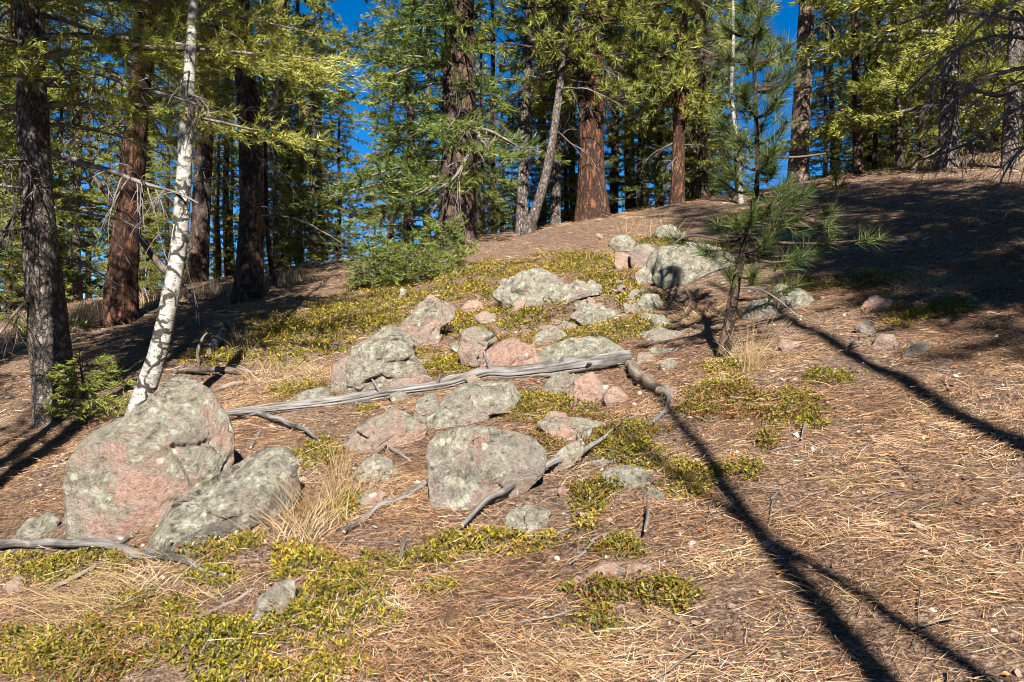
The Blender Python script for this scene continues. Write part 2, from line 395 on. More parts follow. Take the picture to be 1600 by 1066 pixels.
def ground_mat():
    t = NT('forest_floor')
    c = t.coord('Object')
    a = t.noise(c, 1.1, 5, 0.6)
    cs = t.coord('Object', (0.35, 1, 1)); st = t.noise(cs, 70, 4, 0.7, 0.6)
    cs2 = t.coord('Object', (1, 0.4, 1)); st2 = t.noise(cs2, 55, 4, 0.7, 0.8)
    duff = t.ramp(t.math('MAXIMUM', st, t.math('SUBTRACT', st2, 0.03)), [(0.42, (0.024, 0.015, 0.012)), (0.50, (0.14, 0.084, 0.058)), (0.57, (0.35, 0.23, 0.155)), (0.67, (0.56, 0.42, 0.31))])
    grit = t.n('ShaderNodeTexVoronoi', Scale=55.0); t.t.links.new(c, grit.inputs['Vector'])
    gs = t.n('ShaderNodeSeparateColor'); t.t.links.new(grit.outputs['Color'], gs.inputs[0])
    gm = t.math('MULTIPLY', t.ramp(grit.outputs['Distance'], [(0.28, 1.0), (0.4, 0.0)]), t.ramp(gs.outputs[0], [(0.62, 0.0), (0.66, 1.0)]))
    gm = t.math('MULTIPLY', gm, t.ramp(t.noise(c, 1.7, 3), [(0.42, 0.0), (0.58, 1.0)]))
    gcol = t.ramp(gs.outputs[1], [(0.0, (0.22, 0.16, 0.13)), (0.5, (0.38, 0.28, 0.23)), (1.0, (0.52, 0.46, 0.40))])
    soil = t.mix(t.ramp(a, [(0.35, 0.0), (0.65, 1.0)]), (0.042, 0.027, 0.02), (0.165, 0.105, 0.074))
    col = t.mix(0.65, soil, duff)
    col = t.mix(gm, col, gcol)
    h = t.math('ADD', t.noise(c, 26, 6, 0.75), t.math('ADD', t.math('MULTIPLY', st, 0.5), t.math('MULTIPLY', gm, 0.4)))
    t.bump(h, 1.0, 0.05)
    return t.fin(col, 0.95)
M['ground'] = ground_mat()

# ------------------------------------------------------------------ the ground: one sheet to the horizon
def axis_grid(fine0, fine1, step, grow, far):
    c = list(np.arange(fine0, fine1, step))
    d = step; x = c[-1]
    while x < far: d *= grow; x += d; c.append(x)
    d = step; x = c[0]; pre = []
    while x > -far: d *= grow; x -= d; pre.append(x)
    return np.array(pre[::-1] + c)
gx = axis_grid(-4.5, 4.5, 0.066, 1.06, 450)
gy = axis_grid(2.0, 9.0, 0.06, 1.055, 450)
# ------------------------------------------------------------------ rocks
import bmesh
_ico = {}
def ico(sub):
    if sub not in _ico:
        bm = bmesh.new(); bmesh.ops.create_icosphere(bm, subdivisions=sub, radius=1.0)
        V = np.array([v.co[:] for v in bm.verts]); Fc = np.array([[v.index for v in f.verts] for f in bm.faces]); bm.free()
        _ico[sub] = (nrm(V), Fc)
    return _ico[sub]
def poly_radius(P, th):
    """distance from the origin to a star-shaped outline along each angle"""
    a = np.arctan2(P[:, 1], P[:, 0]); o = np.argsort(a); P = P[o]; a = a[o]
    Q = np.roll(P, -1, axis=0)
    best = np.zeros_like(th)
    dx, dz = np.cos(th), np.sin(th)
    for p, q in zip(P, Q):
        e = q - p
        den = dx * e[1] - dz * e[0]
        den = np.where(np.abs(den) < 1e-9, 1e-9, den)
        tt = (p[0] * e[1] - p[1] * e[0]) / den
        ss = (p[0] * dz - p[1] * dx) / den
        ok = (tt > 0) & (ss >= -1e-6) & (ss <= 1 + 1e-6)
        best = np.where(ok, np.maximum(best, tt), best)
    return np.where(best <= 0, np.hypot(P[:, 0], P[:, 1]).mean(), best)
import re
ROCKS = []; ROCK_NAMES = []
def rock(label, poly, pink=0.5, lich=0.5, dark=0.4, depth=0.8, base_v=None, nf=11, blocks=9, cracks=(), crack_d=0.03, name='rock', group=None, chip=(0.70, 0.95), bury=0.22, grow=1.12, planes=None):
    P = np.array(poly, float); seed = int(P.sum()) % 99991
    rng = np.random.default_rng(seed)
    u0, v0, u1, v1 = P[:, 0].min(), P[:, 1].min(), P[:, 0].max(), P[:, 1].max()
    low = P[P[:, 1].argmax()]
    g = at(low[0] * 0.6 + 0.4 * (u0 + u1) / 2, base_v or v1)
    uc, vc = (u0 + u1) / 2, (v0 + v1) / 2
    hw = (u1 - u0) / 2 * g.y / F; hh = (v1 - v0) / 2 * g.y / F
    D = depth * math.sqrt(hw * hh) * (1.0 if hw < 2.2 * hh else 1.25)
    yc = g.y + 0.6 * D
    s = yc / F
    az = math.atan2((uc - 800) / F, 1)
    L = np.stack([(P[:, 0] - uc) * s * math.cos(az), (vc - P[:, 1]) * s], 1)
    L[:, 1] = np.where(L[:, 1] < -0.5 * hh, L[:, 1] - bury * 2 * hh, L[:, 1])
    px = max(u1 - u0, v1 - v0)
    sub = 7 if px > 200 and name == 'boulder' else 6 if px > 125 else 5 if px > 56 else 4
    dirs, Fc = ico(sub)
    th = np.arctan2(dirs[:, 2], dirs[:, 0]); rho = np.hypot(dirs[:, 0], dirs[:, 2])
    tab = np.linspace(-np.pi, np.pi, 361); R = poly_radius(L, tab)
    R = np.convolve(np.concatenate([R[-5:-1], R, R[1:5]]), np.ones(9) / 9, 'valid')
    Rt = np.interp(th, tab, R) * grow
    p = np.stack([Rt * rho ** 0.66 * np.cos(th), D * np.sign(dirs[:, 1]) * np.abs(dirs[:, 1]) ** 0.66, Rt * rho ** 0.66 * np.sin(th)], 1)
    size = (hw * hh * D) ** (1 / 3)
    if planes is None:
        planes = [((rng.normal(0, 0.2), -0.45 + rng.normal(0, 0.12), 0.9), rng.uniform(0.62, 0.8)), ((rng.normal(0, 0.35), -1.0, rng.normal(0.05, 0.2)), rng.uniform(0.6, 0.8))]
    for n, fr in planes:
        n = np.array(n) / np.linalg.norm(n); d = (p @ n).max() * fr
        p = p - np.maximum(p @ n - d, 0)[:, None] * n
    for i in range(nf):
        n = np.array([rng.normal(0, 0.55), -abs(rng.normal(1.0, 0.35)), rng.normal(0.45, 0.5)]); n /= np.linalg.norm(n)
        d = (p @ n).max() * rng.uniform(*chip)
        p = p - np.maximum(p @ n - d, 0)[:, None] * n
    for i in range(3):
        n = nrm(rng.normal(size=3)); d = (p @ n).max() * rng.uniform(0.93, 0.99)
        p = p - np.maximum(p @ n - d, 0)[:, None] * n * 0.9
    off = rng.uniform(-50, 50, 3)
    q = p / size + off
    nd = nrm(p / np.array([hw, D, hh]))
    amp = 0.02 * fbm(q * 1.3, 2) + 0.03 * fbm(q * 4.2, 4, 0.6)
    if blocks:
      # joint blocks: each stands a little proud or low, with an open joint between
      sd_ = rng.uniform(-1, 1, (blocks, 3)) * np.array([hw, D, hh]) / size; ht = rng.uniform(-0.045, 0.02, blocks); tilt = rng.normal(0, 0.09, (blocks, 3))
      tw = p / size + 0.13 * np.stack([pnoise(q * 2.3), pnoise(q * 2.3 + 11), pnoise(q * 2.3 + 23)], 1)
      dd = np.linalg.norm(tw[:, None] - sd_[None], axis=2); oo = np.argsort(dd, axis=1)
      gapd = np.take_along_axis(dd, oo[:, 1:2], 1)[:, 0] - np.take_along_axis(dd, oo[:, 0:1], 1)[:, 0]
      h0 = ht[oo[:, 0]] + ((tw - sd_[oo[:, 0]]) * tilt[oo[:, 0]]).sum(1); h1 = ht[oo[:, 1]] + ((tw - sd_[oo[:, 1]]) * tilt[oo[:, 1]]).sum(1)
      wgt = sm(0.0, 0.03, gapd)
      amp = amp + h0 * (0.5 + 0.5 * wgt) + h1 * (0.5 - 0.5 * wgt) - 0.085 * np.exp(-(gapd / 0.022) ** 2) * sm(-0.25, 0.05, pnoise(q * 1.7 + 33))
    ridge = np.exp(-(pnoise(q * 1.1 + 40) / 0.035) ** 2) * sm(-0.1, 0.25, pnoise(q * 0.8 + 80))
    amp = amp - 0.045 * ridge
    if sub >= 5: amp = amp + 0.008 * fbm(q * 16, 2)
    p = p + nd * (amp * size)[:, None]
    for line in cracks:
        C = np.array([((a - uc) * s * math.cos(az), (vc - b_) * s) for a, b_ in line])
        dist = np.full(len(p), 9.0)
        pw = p[:, [0, 2]] + 0.012 * np.stack([pnoise(q * 6), pnoise(q * 6 + 9)], 1)
        for a, b_ in zip(C[:-1], C[1:]):
            e = b_ - a; tt = np.clip(((pw - a) @ e) / (e @ e), 0, 1)
            dist = np.minimum(dist, np.linalg.norm(pw - a - tt[:, None] * e, axis=1))
        front = sm(0.1, -0.3, dirs[:, 1])
        p = p - nd * (crack_d * np.exp(-(dist / 0.016) ** 2) * front)[:, None]
    mb = MB(); mb.add(p, Fc)
    c = pt(uc, vc, yc)
    o = mb.build(name, [M['rock']], None, c)
    o.rotation_euler = (0, 0, -az)
    o.color = (pink, lich, dark, 1)
    tag(o, label, 'rock' if name == 'rock' else name, group)
    ROCKS.append((uc, vc, yc, hw, hh)); ROCK_NAMES.append(re.split(r' (?:standing|behind|below|under|beside|leaning|in the|in deep|in bear|in shade|above|split|just|directly|wedged|by the|amid|touching|high|at the|near|uphill|between|perched|right|left|almost|half|lying|with)\b', label)[0])
    return o

rock('large rounded pink and green boulder leaning against the white aspen trunk', [(105, 755), (110, 715), (125, 692), (150, 672), (190, 652), (225, 632), (245, 610), (262, 594), (285, 588), (312, 598), (335, 618), (348, 640), (362, 655), (370, 690), (368, 725), (345, 765), (300, 800), (250, 825), (190, 838), (130, 842), (113, 800)],
     0.62, 0.54, 0.26, 0.85, cracks=[[(190, 668), (215, 672), (248, 676), (268, 690), (285, 712), (296, 735), (305, 752)], [(270, 690), (300, 692), (330, 688)]], crack_d=0.03, nf=7, blocks=0, name='boulder', chip=(0.84, 0.97), grow=1.0, planes=[((-0.1, -0.5, 0.85), 0.86), ((-0.55, -0.8, 0.1), 0.85), ((0.5, -0.85, 0.1), 0.82)])
rock('long flat dark-crusted slab with pale lichen rosettes below the biggest boulder', [(203, 850), (225, 822), (270, 790), (310, 766), (355, 742), (400, 716), (432, 694), (460, 700), (480, 716), (464, 740), (470, 772), (440, 796), (390, 812), (340, 828), (290, 842), (250, 864), (225, 866)],
     0.42, 0.52, 0.56, 0.9, nf=5, blocks=6, chip=(0.75, 0.95), name='rock', grow=1.03, planes=[((-0.25, -0.62, 0.75), 0.42), ((0.2, -1.0, 0.1), 0.7)])
rock('small isolated lichen-speckled stone in the shade beside the biggest boulder', [(28, 830), (45, 812), (75, 805), (92, 815), (85, 832), (60, 844), (35, 843)], 0.3, 0.62, 0.35)
rock('wedge-shaped pale green and salmon rock standing above the grey log', [(518, 588), (524, 568), (574, 532), (600, 514), (621, 503), (633, 525), (643, 552), (662, 586), (640, 604), (591, 614), (540, 618), (520, 606)], 0.52, 0.56, 0.3, 0.8, cracks=[[(590, 560), (598, 590), (603, 612)], [(592, 560), (615, 545)]], crack_d=0.03, nf=10)
rock('upright tilted rock with orange streaks behind the wedge-shaped one', [(628, 504), (655, 475), (679, 468), (700, 470), (713, 492), (690, 514), (682, 534), (664, 546), (640, 548), (630, 525)], 0.62, 0.52, 0.3, 0.8, base_v=548)
rock('low slab wedged under the salmon wedge rock by the log', [(590, 610), (628, 592), (664, 585), (680, 595), (658, 606), (620, 616)], 0.6, 0.46, 0.3)
rock('grey blocky rock split off beside the orange-topped block', [(719, 552), (722, 520), (739, 512), (762, 522), (776, 532), (755, 552), (748, 582), (732, 572)], 0.55, 0.5, 0.35, base_v=582)
rock('squarish block with bright orange-pink top just above the log', [(752, 560), (768, 544), (780, 534), (800, 531), (834, 545), (842, 566), (825, 580), (786, 590), (758, 586)], 0.85, 0.36, 0.3, cracks=[[(755, 570), (790, 572), (838, 560)]], crack_d=0.025)
rock('broad pale lichen-covered rock behind the cut end of the log', [(843, 553), (867, 542), (894, 530), (918, 527), (940, 532), (970, 549), (950, 563), (900, 572), (860, 574), (844, 568)], 0.3, 0.66, 0.3)
rock('wide lichened rock directly below the middle of the grey log', [(677, 648), (690, 623), (719, 606), (766, 597), (798, 602), (810, 620), (798, 640), (766, 648), (732, 654), (718, 668), (684, 670)], 0.4, 0.56, 0.4, cracks=[[(680, 638), (706, 642), (735, 632)]], crack_d=0.02)
rock('narrow upright stone wedged between two flat lichened rocks under the log', [(643, 654), (652, 624), (665, 617), (680, 616), (684, 637), (674, 662), (655, 664)], 0.4, 0.55, 0.35)
rock('low sprawling slab with a brick-red left corner below the log', [(530, 690), (560, 673), (591, 648), (618, 640), (641, 656), (664, 671), (656, 685), (614, 693), (570, 704), (545, 706)], 0.64, 0.5, 0.36, nf=5)
rock('big grey-brown boulder with a pink broken front in the middle of the slope', [(670, 702), (688, 678), (720, 668), (760, 664), (800, 669), (830, 684), (849, 706), (846, 735), (822, 762), (780, 784), (738, 797), (700, 802), (684, 775), (676, 738)], 0.48, 0.46, 0.44, 0.85, cracks=[[(700, 735), (730, 752), (745, 748), (780, 756)], [(745, 690), (742, 745)]], crack_d=0.018, nf=8, blocks=5, name='boulder', grow=1.06, planes=[((0.1, -0.6, 0.8), 0.74), ((-0.5, -0.85, 0.1), 0.8), ((0.4, -0.9, -0.3), 0.78)])
rock('mottled white and pink rock under the right part of the log', [(849, 608), (864, 587), (882, 582), (898, 583), (908, 594), (890, 614), (864, 620)], 0.55, 0.56, 0.3)
rock('pinkish steep-faced rock below the cut end of the log', [(886, 620), (898, 596), (925, 583), (950, 604), (938, 622), (918, 632), (898, 640)], 0.8, 0.42, 0.28)
rock('small pink-brown stone beside the forked broken branch', [(942, 622), (958, 603), (970, 607), (980, 622), (972, 633), (949, 633)], 0.72, 0.4, 0.3)
rock('low pink rock with pale lichen amid bearberry below the log', [(845, 664), (866, 650), (901, 653), (944, 665), (926, 683), (895, 690), (866, 684)], 0.74, 0.48, 0.26)
rock('pale pink flat stone touching the long diagonal stick', [(860, 720), (878, 702), (904, 690), (914, 700), (902, 722), (872, 738)], 0.72, 0.5, 0.25)
rock('small pale lichen-capped stone under two short sticks', [(556, 742), (570, 722), (590, 711), (612, 721), (620, 738), (602, 752), (570, 755)], 0.3, 0.66, 0.3)
rock('rounded lichen-crusted stone below the long diagonal stick', [(793, 812), (804, 799), (830, 794), (856, 798), (868, 812), (852, 828), (820, 834), (797, 828)], 0.4, 0.62, 0.34)
rock('low grey stone with a pale side near the foot of the thin shadow', [(943, 742), (963, 730), (995, 732), (1022, 745), (1008, 762), (970, 765), (950, 755)], 0.42, 0.6, 0.3)
rock('smooth flat pink slab almost buried in needles in the foreground', [(912, 902), (943, 881), (969, 882), (958, 902), (925, 914)], 0.85, 0.22, 0.2)
rock('tiny pale pink slab beside the smooth buried slab', [(977, 892), (992, 881), (1017, 884), (1012, 896), (992, 902)], 0.75, 0.4, 0.2)
rock('cream and pink broken rock amid bearberry in the lower foreground', [(387, 968), (408, 936), (436, 911), (460, 910), (458, 937), (440, 960), (420, 980), (396, 984)], 0.66, 0.5, 0.24)
rock('little buried stone below the lichen-capped one', [(560, 778), (585, 764), (603, 772), (600, 790), (574, 798)], 0.6, 0.42, 0.3)
rock('round-topped grey-green boulder high on the bearberry slope', [(775, 458), (797, 434), (817, 426), (844, 423), (868, 433), (880, 449), (858, 463), (844, 480), (820, 479), (790, 470)], 0.42, 0.6, 0.3, cracks=[[(800, 462), (835, 460)]], crack_d=0.03)
rock('low pale rock touching the round-topped boulder on its uphill side', [(853, 470), (871, 455), (894, 441), (918, 443), (937, 441), (934, 460), (901, 468), (863, 478)], 0.5, 0.58, 0.26)
rock('small reddish stone left of the round-topped boulder', [(720, 484), (731, 470), (750, 470), (755, 482), (740, 489)], 0.7, 0.42, 0.3)
rock('small tan stone at the foot of the round-topped boulder', [(798, 486), (809, 468), (825, 474), (823, 488)], 0.66, 0.46, 0.3)
rock('pale grey slanted rock amid bearberry uphill of the log end', [(902, 500), (916, 486), (942, 479), (964, 488), (954, 505), (925, 510)], 0.3, 0.64, 0.3)
rock('small whitish flat stone uphill of the slanted grey rock', [(899, 484), (917, 477), (929, 484), (912, 492)], 0.3, 0.72, 0.2)
rock('pointed pale stone between bearberry mats above the log', [(828, 540), (843, 519), (864, 513), (885, 525), (864, 541), (838, 543)], 0.45, 0.6, 0.26)
rock('flat tan stone between the pointed one and the slanted rock', [(865, 515), (881, 502), (904, 508), (892, 520)], 0.6, 0.5, 0.26)
rock('pale stone perched on top of the crag by the crest', [(953, 383), (961, 369), (979, 366), (993, 377), (988, 391), (966, 396)], 0.4, 0.62, 0.26, base_v=396, bury=0)
rock('pink square block under the perched stone of the crag', [(961, 410), (964, 394), (982, 396), (994, 407), (982, 419), (966, 418)], 0.76, 0.42, 0.26)
rock('fissured grey block in the middle of the crag', [(985, 393), (1003, 379), (1020, 384), (1018, 409), (1004, 420), (991, 416)], 0.56, 0.52, 0.34, base_v=420)
rock('thin pale stone at the foot of the crag', [(993, 430), (1007, 412), (1020, 434), (1012, 447), (998, 444)], 0.4, 0.58, 0.3)
rock('broad grey lichened face of the crag behind the young pine', [(1013, 412), (1022, 393), (1047, 385), (1085, 378), (1122, 388), (1140, 415), (1116, 434), (1060, 432), (1024, 428)], 0.25, 0.66, 0.34, 0.9)
rock('low pale boulder in front of the broad crag face', [(1021, 434), (1036, 419), (1062, 417), (1088, 430), (1074, 446), (1036, 446)], 0.34, 0.64, 0.28)
rock('small whitish knob above the crag beside dry stalks', [(1020, 366), (1030, 352), (1052, 352), (1062, 366), (1045, 374)], 0.25, 0.7, 0.2)
rock('small grey stone in bearberry below the crag', [(975, 470), (985, 455), (1001, 450), (999, 466), (984, 474)], 0.35, 0.6, 0.3)
rock('pale broken rock in bearberry below the crag', [(990, 481), (1005, 461), (1028, 460), (1034, 479), (1012, 488)], 0.3, 0.68, 0.22)
rock('low stone at the edge of the young pine shadow', [(1016, 500), (1036, 491), (1046, 508), (1026, 516)], 0.35, 0.6, 0.3)
rock('flat stone half hidden in the young pine shadow', [(1000, 522), (1030, 512), (1062, 520), (1050, 534), (1015, 534)], 0.45, 0.5, 0.35)
rock('small rounded green-tinged stone near the cut log end', [(1031, 569), (1045, 560), (1059, 566), (1050, 579), (1036, 578)], 0.3, 0.66, 0.3)
rock('lichened rock in shade just past the young pine', [(1200, 465), (1218, 445), (1242, 450), (1270, 465), (1252, 485), (1219, 486)], 0.5, 0.56, 0.34)
rock('dark rock right behind the young pine stem', [(1160, 492), (1175, 468), (1205, 470), (1215, 490), (1190, 500)], 0.3, 0.5, 0.5)
rock('pale slab behind the young pine branches', [(1205, 372), (1225, 362), (1265, 364), (1270, 376), (1235, 380)], 0.3, 0.6, 0.3)
rock('pinkish flat rock above the sunlit bearberry patch in shade', [(1340, 482), (1362, 461), (1394, 467), (1386, 482), (1360, 488)], 0.7, 0.45, 0.26)
rock('small tan block standing in dappled shade', [(1362, 543), (1370, 522), (1395, 524), (1400, 541), (1382, 548)], 0.6, 0.44, 0.28)
rock('rounded stone beside the tan block in dappled shade', [(1408, 552), (1428, 535), (1450, 534), (1446, 552), (1424, 558)], 0.4, 0.5, 0.3)
rock('dark angular stone in deep shade left of the tan block', [(1335, 512), (1347, 502), (1364, 504), (1366, 522), (1345, 526)], 0.5, 0.4, 0.4)
rock('low pale stone in the needles right of the young pine', [(1208, 544), (1228, 529), (1248, 536), (1240, 550)], 0.6, 0.44, 0.26)
rock('tiny stone lying in shade at the far left of the slope', [(8, 910), (30, 900), (48, 912), (36, 926), (14, 924)], 0.6, 0.4, 0.3)
rock('flat whitish stone in needles below the grey-brown boulder', [(752, 840), (772, 830), (792, 838), (780, 848)], 0.4, 0.55, 0.2)
rock('pale pebbly rock uphill of the log beside its left end', [(455, 622), (480, 610), (512, 606), (520, 622), (490, 632)], 0.3, 0.66, 0.26)

# half-buried rubble among the bearberry
_rr = np.random.default_rng(404); _nm = len(ROCK_NAMES)
for _i in range(96):
    if _i % 2:
        _j = int(_rr.integers(3, 46)); _u = ROCKS[_j][0] + _rr.normal(0, 42); _v = ROCKS[_j][1] + _rr.normal(8, 15)
    else: _u = _rr.uniform(600, 1050); _v = _rr.uniform(440, 740)
    _a = np.sort(_rr.uniform(0, 6.28, 8)); _s = _rr.uniform(8, 24) * (0.75 if _v < 500 else 1); _k = _rr.uniform(0.35, 0.65); _p = _rr.uniform(.3, .8)
    _d = [abs(q[0] - _u) + abs(q[1] - _v) for q in ROCKS[:_nm]]; _near = ROCK_NAMES[int(np.argmin(_d))]
    _lab = ('tiny ' if _s < 12 else 'small ') + ('pinkish' if _p > .6 else 'greyish' if _p > .45 else 'pale') + ' half-buried stone next to the ' + ' '.join(_near.split()[:8])
    rock(_lab, [(_u + _s * math.cos(q) * _rr.uniform(.8, 1.15), _v + _s * _k * math.sin(q)) for q in _a], _p, _rr.uniform(.4, .64), 0.28, group='small half-buried stones', bury=0.3, blocks=5)
# duff and needles bank up against the stones
_h0 = hfull
def hfull(x, y):
    x = np.asarray(x, float); y = np.asarray(y, float)
    z = _h0(x, y); add = np.zeros_like(z)
    p = np.stack([x, y, np.zeros_like(x)], -1)
    wob = 0.6 + 0.8 * pnoise(p * 3.3 + 70)
    for uc, vc, yc, hw, hh in ROCKS:
        xc = (uc - 800) / F * yc
        d = np.sqrt(((x - xc) / (hw * 1.0)) ** 2 + ((y - yc + 0.2 * hw) / (hw * 0.85)) ** 2)
        add = np.maximum(add, np.clip(0.22 * hh, 0.012, 0.05) * np.exp(-np.maximum(d - 0.9, 0) ** 2 * 9))
    return z + add * np.clip(wob, 0.1, 1.3)
XX, YY = np.meshgrid(gx, gy)
ZZ = hfull(XX, YY)
nx, ny = len(gx), len(gy)
k = np.arange((nx - 1) * (ny - 1)); b = (k // (nx - 1)) * nx + k % (nx - 1)
mb = MB(); mb.add(np.stack([XX, YY, ZZ], -1).reshape(-1, 3), np.stack([b, b + 1, b + nx + 1, b + nx], 1))
ground = mb.build('ground', [M['ground']])
tag(ground, 'sloping forest floor of brown duff, fallen needles and grit', kind='structure')

# ------------------------------------------------------------------ fallen wood
def ground_path(pts, lift=0.0, deg=1, y=None):
    P = np.array(pts, float)
    if y is None:
        ys_ = np.array([at(u, v + w * 0.5).y for u, v, w in P])
        tt = np.arange(len(P)); deg = min(deg, len(P) - 1)
        y = np.polyval(np.polyfit(tt, ys_, deg), tt)
    y = np.broadcast_to(y, (len(P),))
    W = np.array([pt(u, v, yy) for (u, v, w), yy in zip(P, y)])
    r = P[:, 2] / 2 * y / F
    if lift is not None:
        W[:, 2] = np.maximum(W[:, 2], hfull(W[:, 0], W[:, 1]) + r * 0.45 + lift)
    return W, r
def bumpy(rng, amp=0.18, k=3.0):
    o = rng.uniform(-50, 50, 3)
    return lambda A, S, R: R * amp * fbm(np.stack([np.cos(A) * 1.2 + o[0], np.sin(A) * 1.2 + o[1], S * k + o[2]], -1), 3)
def side_twigs(mb, rng, W, r, n, ln, mat=0, rad=0.35, droop=0.4, s0=0.15, kids=2):
    T = nrm(np.gradient(W, axis=0))
    for i in range(n):
        k = int(rng.uniform(s0, 0.97) * (len(W) - 1))
        d = nrm(T[k] * rng.uniform(0.2, 0.9) + rng.normal(0, 0.8, 3) + np.array([0, 0, -0.15]))
        l = ln * rng.uniform(0.35, 1.0)
        q = np.linspace(0, 1, 7)[:, None]
        P = W[k] + d * l * q + np.array([0, 0, -droop * l]) * q ** 2 + np.cumsum(rng.normal(0, 0.02 * l, (7, 3)), 0)
        rr = max(r[k] * rad, 0.0022)
        add_tube(mb, P, np.linspace(rr, 0.0011, 7), 4, mat)
        for j in range(kids):
            b = int(rng.integers(2, 6)); d2 = nrm(d + rng.normal(0, 0.7, 3) - np.array([0, 0, 0.2])); l2 = l * rng.uniform(0.25, 0.5)
            q2 = np.linspace(0, 1, 4)[:, None]
            add_tube(mb, P[b] + d2 * l2 * q2 - np.array([0, 0, droop * l2]) * q2 ** 2, np.linspace(rr * 0.55, 0.0009, 4), 3, mat)
def stick(label, pts, mat='log', lift=0.0, nseg=10, extra=(), name='fallen_branch', cat='branch', group=None, twigs=0, amp=0.22, deg=1, y=None):
    rng = np.random.default_rng(int(abs(np.array(pts).sum())) % 99991)
    W, r = ground_path(pts, lift, deg, y)
    n = max(14, int(len(pts) * 8))
    Wc = W[0].copy()
    root = None
    def body(W, r, nm, parent):
        mb = MB()
        P = resample(W - Wc, n); rr = np.interp(np.linspace(0, len(r) - 1, n), np.arange(len(r)), r)
        P = P + np.stack([pnoise(np.stack([np.linspace(0, len(W) * 1.2, n), np.full(n, rng.uniform(0, 90)), np.full(n, j * 7.7)], -1)) for j in range(3)], 1) * (rr * 0.8)[:, None]
        add_tube(mb, P, rr, nseg, 0, bumpy(rng, amp, 9.0), 1)
        if twigs: side_twigs(mb, rng, P, rr, twigs, 0.16, 0, 0.4, 0.1, kids=1)
        return mb.build(nm, [M[mat], M['cut']], parent, Wc if parent is None else None)
    o = body(W, r, name, None)
    for e in extra:
        W2, r2 = ground_path(e, lift, 1, np.array([np.interp(p[0], sorted([q[0] for q in pts]), [yy for _, yy in sorted(zip([q[0] for q in pts], W[:, 1]))]) for p in e]) if y is not None or len(e) else None)
        body(W2, r2, 'side_branch', o)
    tag(o, label, cat, group)
    return o

# the long grey log with its lengthwise cracks
lp = [(352, 646, 10), (430, 638, 17), (520, 629, 19), (600, 617, 20), (640, 611, 21), (700, 603, 22), (760, 592, 24), (800, 585, 23), (870, 575, 23), (930, 566, 23), (986, 557, 21)]
W, r = ground_path(lp, 0.0, 1)
rng = np.random.default_rng(5)
W0 = W[0].copy(); P = resample(W - W0, 150); rr = np.interp(np.linspace(0, len(r) - 1, 150), np.arange(len(r)), r)
def log_disp(A, S, R):
    o = bumpy(np.random.default_rng(3), 0.16, 2.2)(A, S, R)
    for a0, wv, d in ((2.25, 0.35, 0.75), (2.95, 0.25, 0.4), (1.5, 0.3, 0.35), (3.6, 0.25, 0.35)):
        c = a0 + wv * pnoise(np.stack([S * 1.1, np.full_like(S, a0 * 9), S * 0], -1)) * 2
        o = o - R * d * np.exp(-((A - c) / 0.07) ** 2) * sm(-0.25, 0.1, pnoise(np.stack([S * 1.7, np.full_like(S, a0 * 5), S * 0], -1)) + (0.3 if a0 == 2.25 else 0))
    knots = sum(0.35 * R * np.exp(-(((S - s0) / 0.05) ** 2 + ((A - a1) / 0.5) ** 2)) for s0, a1 in ((0.75, 4.2), (1.55, 1.2), (2.22, 3.9), (2.35, 1.0)))
    return o + knots
mb = MB(); add_tube(mb, P, rr, 72, 0, log_disp, 1)
log = mb.build('fallen_log', [M['log'], M['cut']], None, W0)
tag(log, 'long silver-grey fallen log lying across the rocks', 'log')
for f_, dx_, dz_, l_ in ((0.30, -0.5, 0.75, 0.10), (0.47, 0.4, 0.9, 0.06), (0.62, -0.3, 0.8, 0.13), (0.80, 0.5, 0.7, 0.07), (0.90, -0.4, -0.1, 0.08)):
    i_ = int(f_ * 149); q_ = np.linspace(0, 1, 6)[:, None]; d_ = nrm(np.array([dx_, -0.55, dz_]))
    mb = MB(); add_tube(mb, P[i_] + d_ * (rr[i_] * 0.5 + l_ * q_) + np.array([0, 0, 0.02]) * q_ ** 2, np.array([1.6, 1.15, 1.0, 0.9, 0.75, 0.35]) * 0.011, 8, 0, bumpy(rng, 0.35, 20), 1)
    mb.build('branch_stub', [M['log'], M['cut']], log)
stick('dark forked branch lying at the left end of the long log', [(398, 648, 8), (425, 655, 10), (450, 668, 9), (475, 680, 8), (500, 692, 4)], 'log', 0.03, extra=[[(372, 660, 5), (410, 664, 7), (445, 668, 6)], [(448, 666, 6), (470, 684, 5), (482, 694, 3)]])
stick('short thick broken log piece below the cut end of the log', [(982, 572, 15), (996, 586, 20), (1012, 598, 22), (1030, 611, 15)], 'darkwood', 0.02, 14, name='log_piece', cat='log', amp=0.12)
stick('curved thin grey branch hooking down from the broken log piece', [(1020, 598, 7), (1034, 612, 9), (1045, 622, 9), (1041, 640, 8), (1022, 660, 8), (998, 676, 5)], 'log', 0.0, deg=2)
stick('long straight diagonal stick in front of the grey-brown boulder', [(722, 834, 7), (760, 806, 9), (800, 777, 11), (835, 752, 11), (870, 730, 10), (905, 714, 10), (941, 697, 6), (965, 684, 4)], 'log', 0.045, twigs=3)
stick('grey stick left of the grey-brown boulder pointing to the foreground', [(538, 832, 7), (565, 813, 9), (595, 797, 10), (625, 784, 10), (655, 766, 9), (682, 742, 7)], 'log', 0.005)
stick('long crooked grey branch at the left edge below the big boulder', [(-40, 862, 13), (30, 856, 14), (80, 852, 14), (130, 848, 14), (180, 852, 16), (215, 868, 15), (255, 876, 12), (290, 884, 10), (315, 895, 8), (352, 911, 5)], 'log', 0.015, 12, extra=[[(250, 874, 8), (258, 862, 7), (268, 846, 4)], [(178, 854, 8), (195, 845, 7), (206, 838, 4)]])
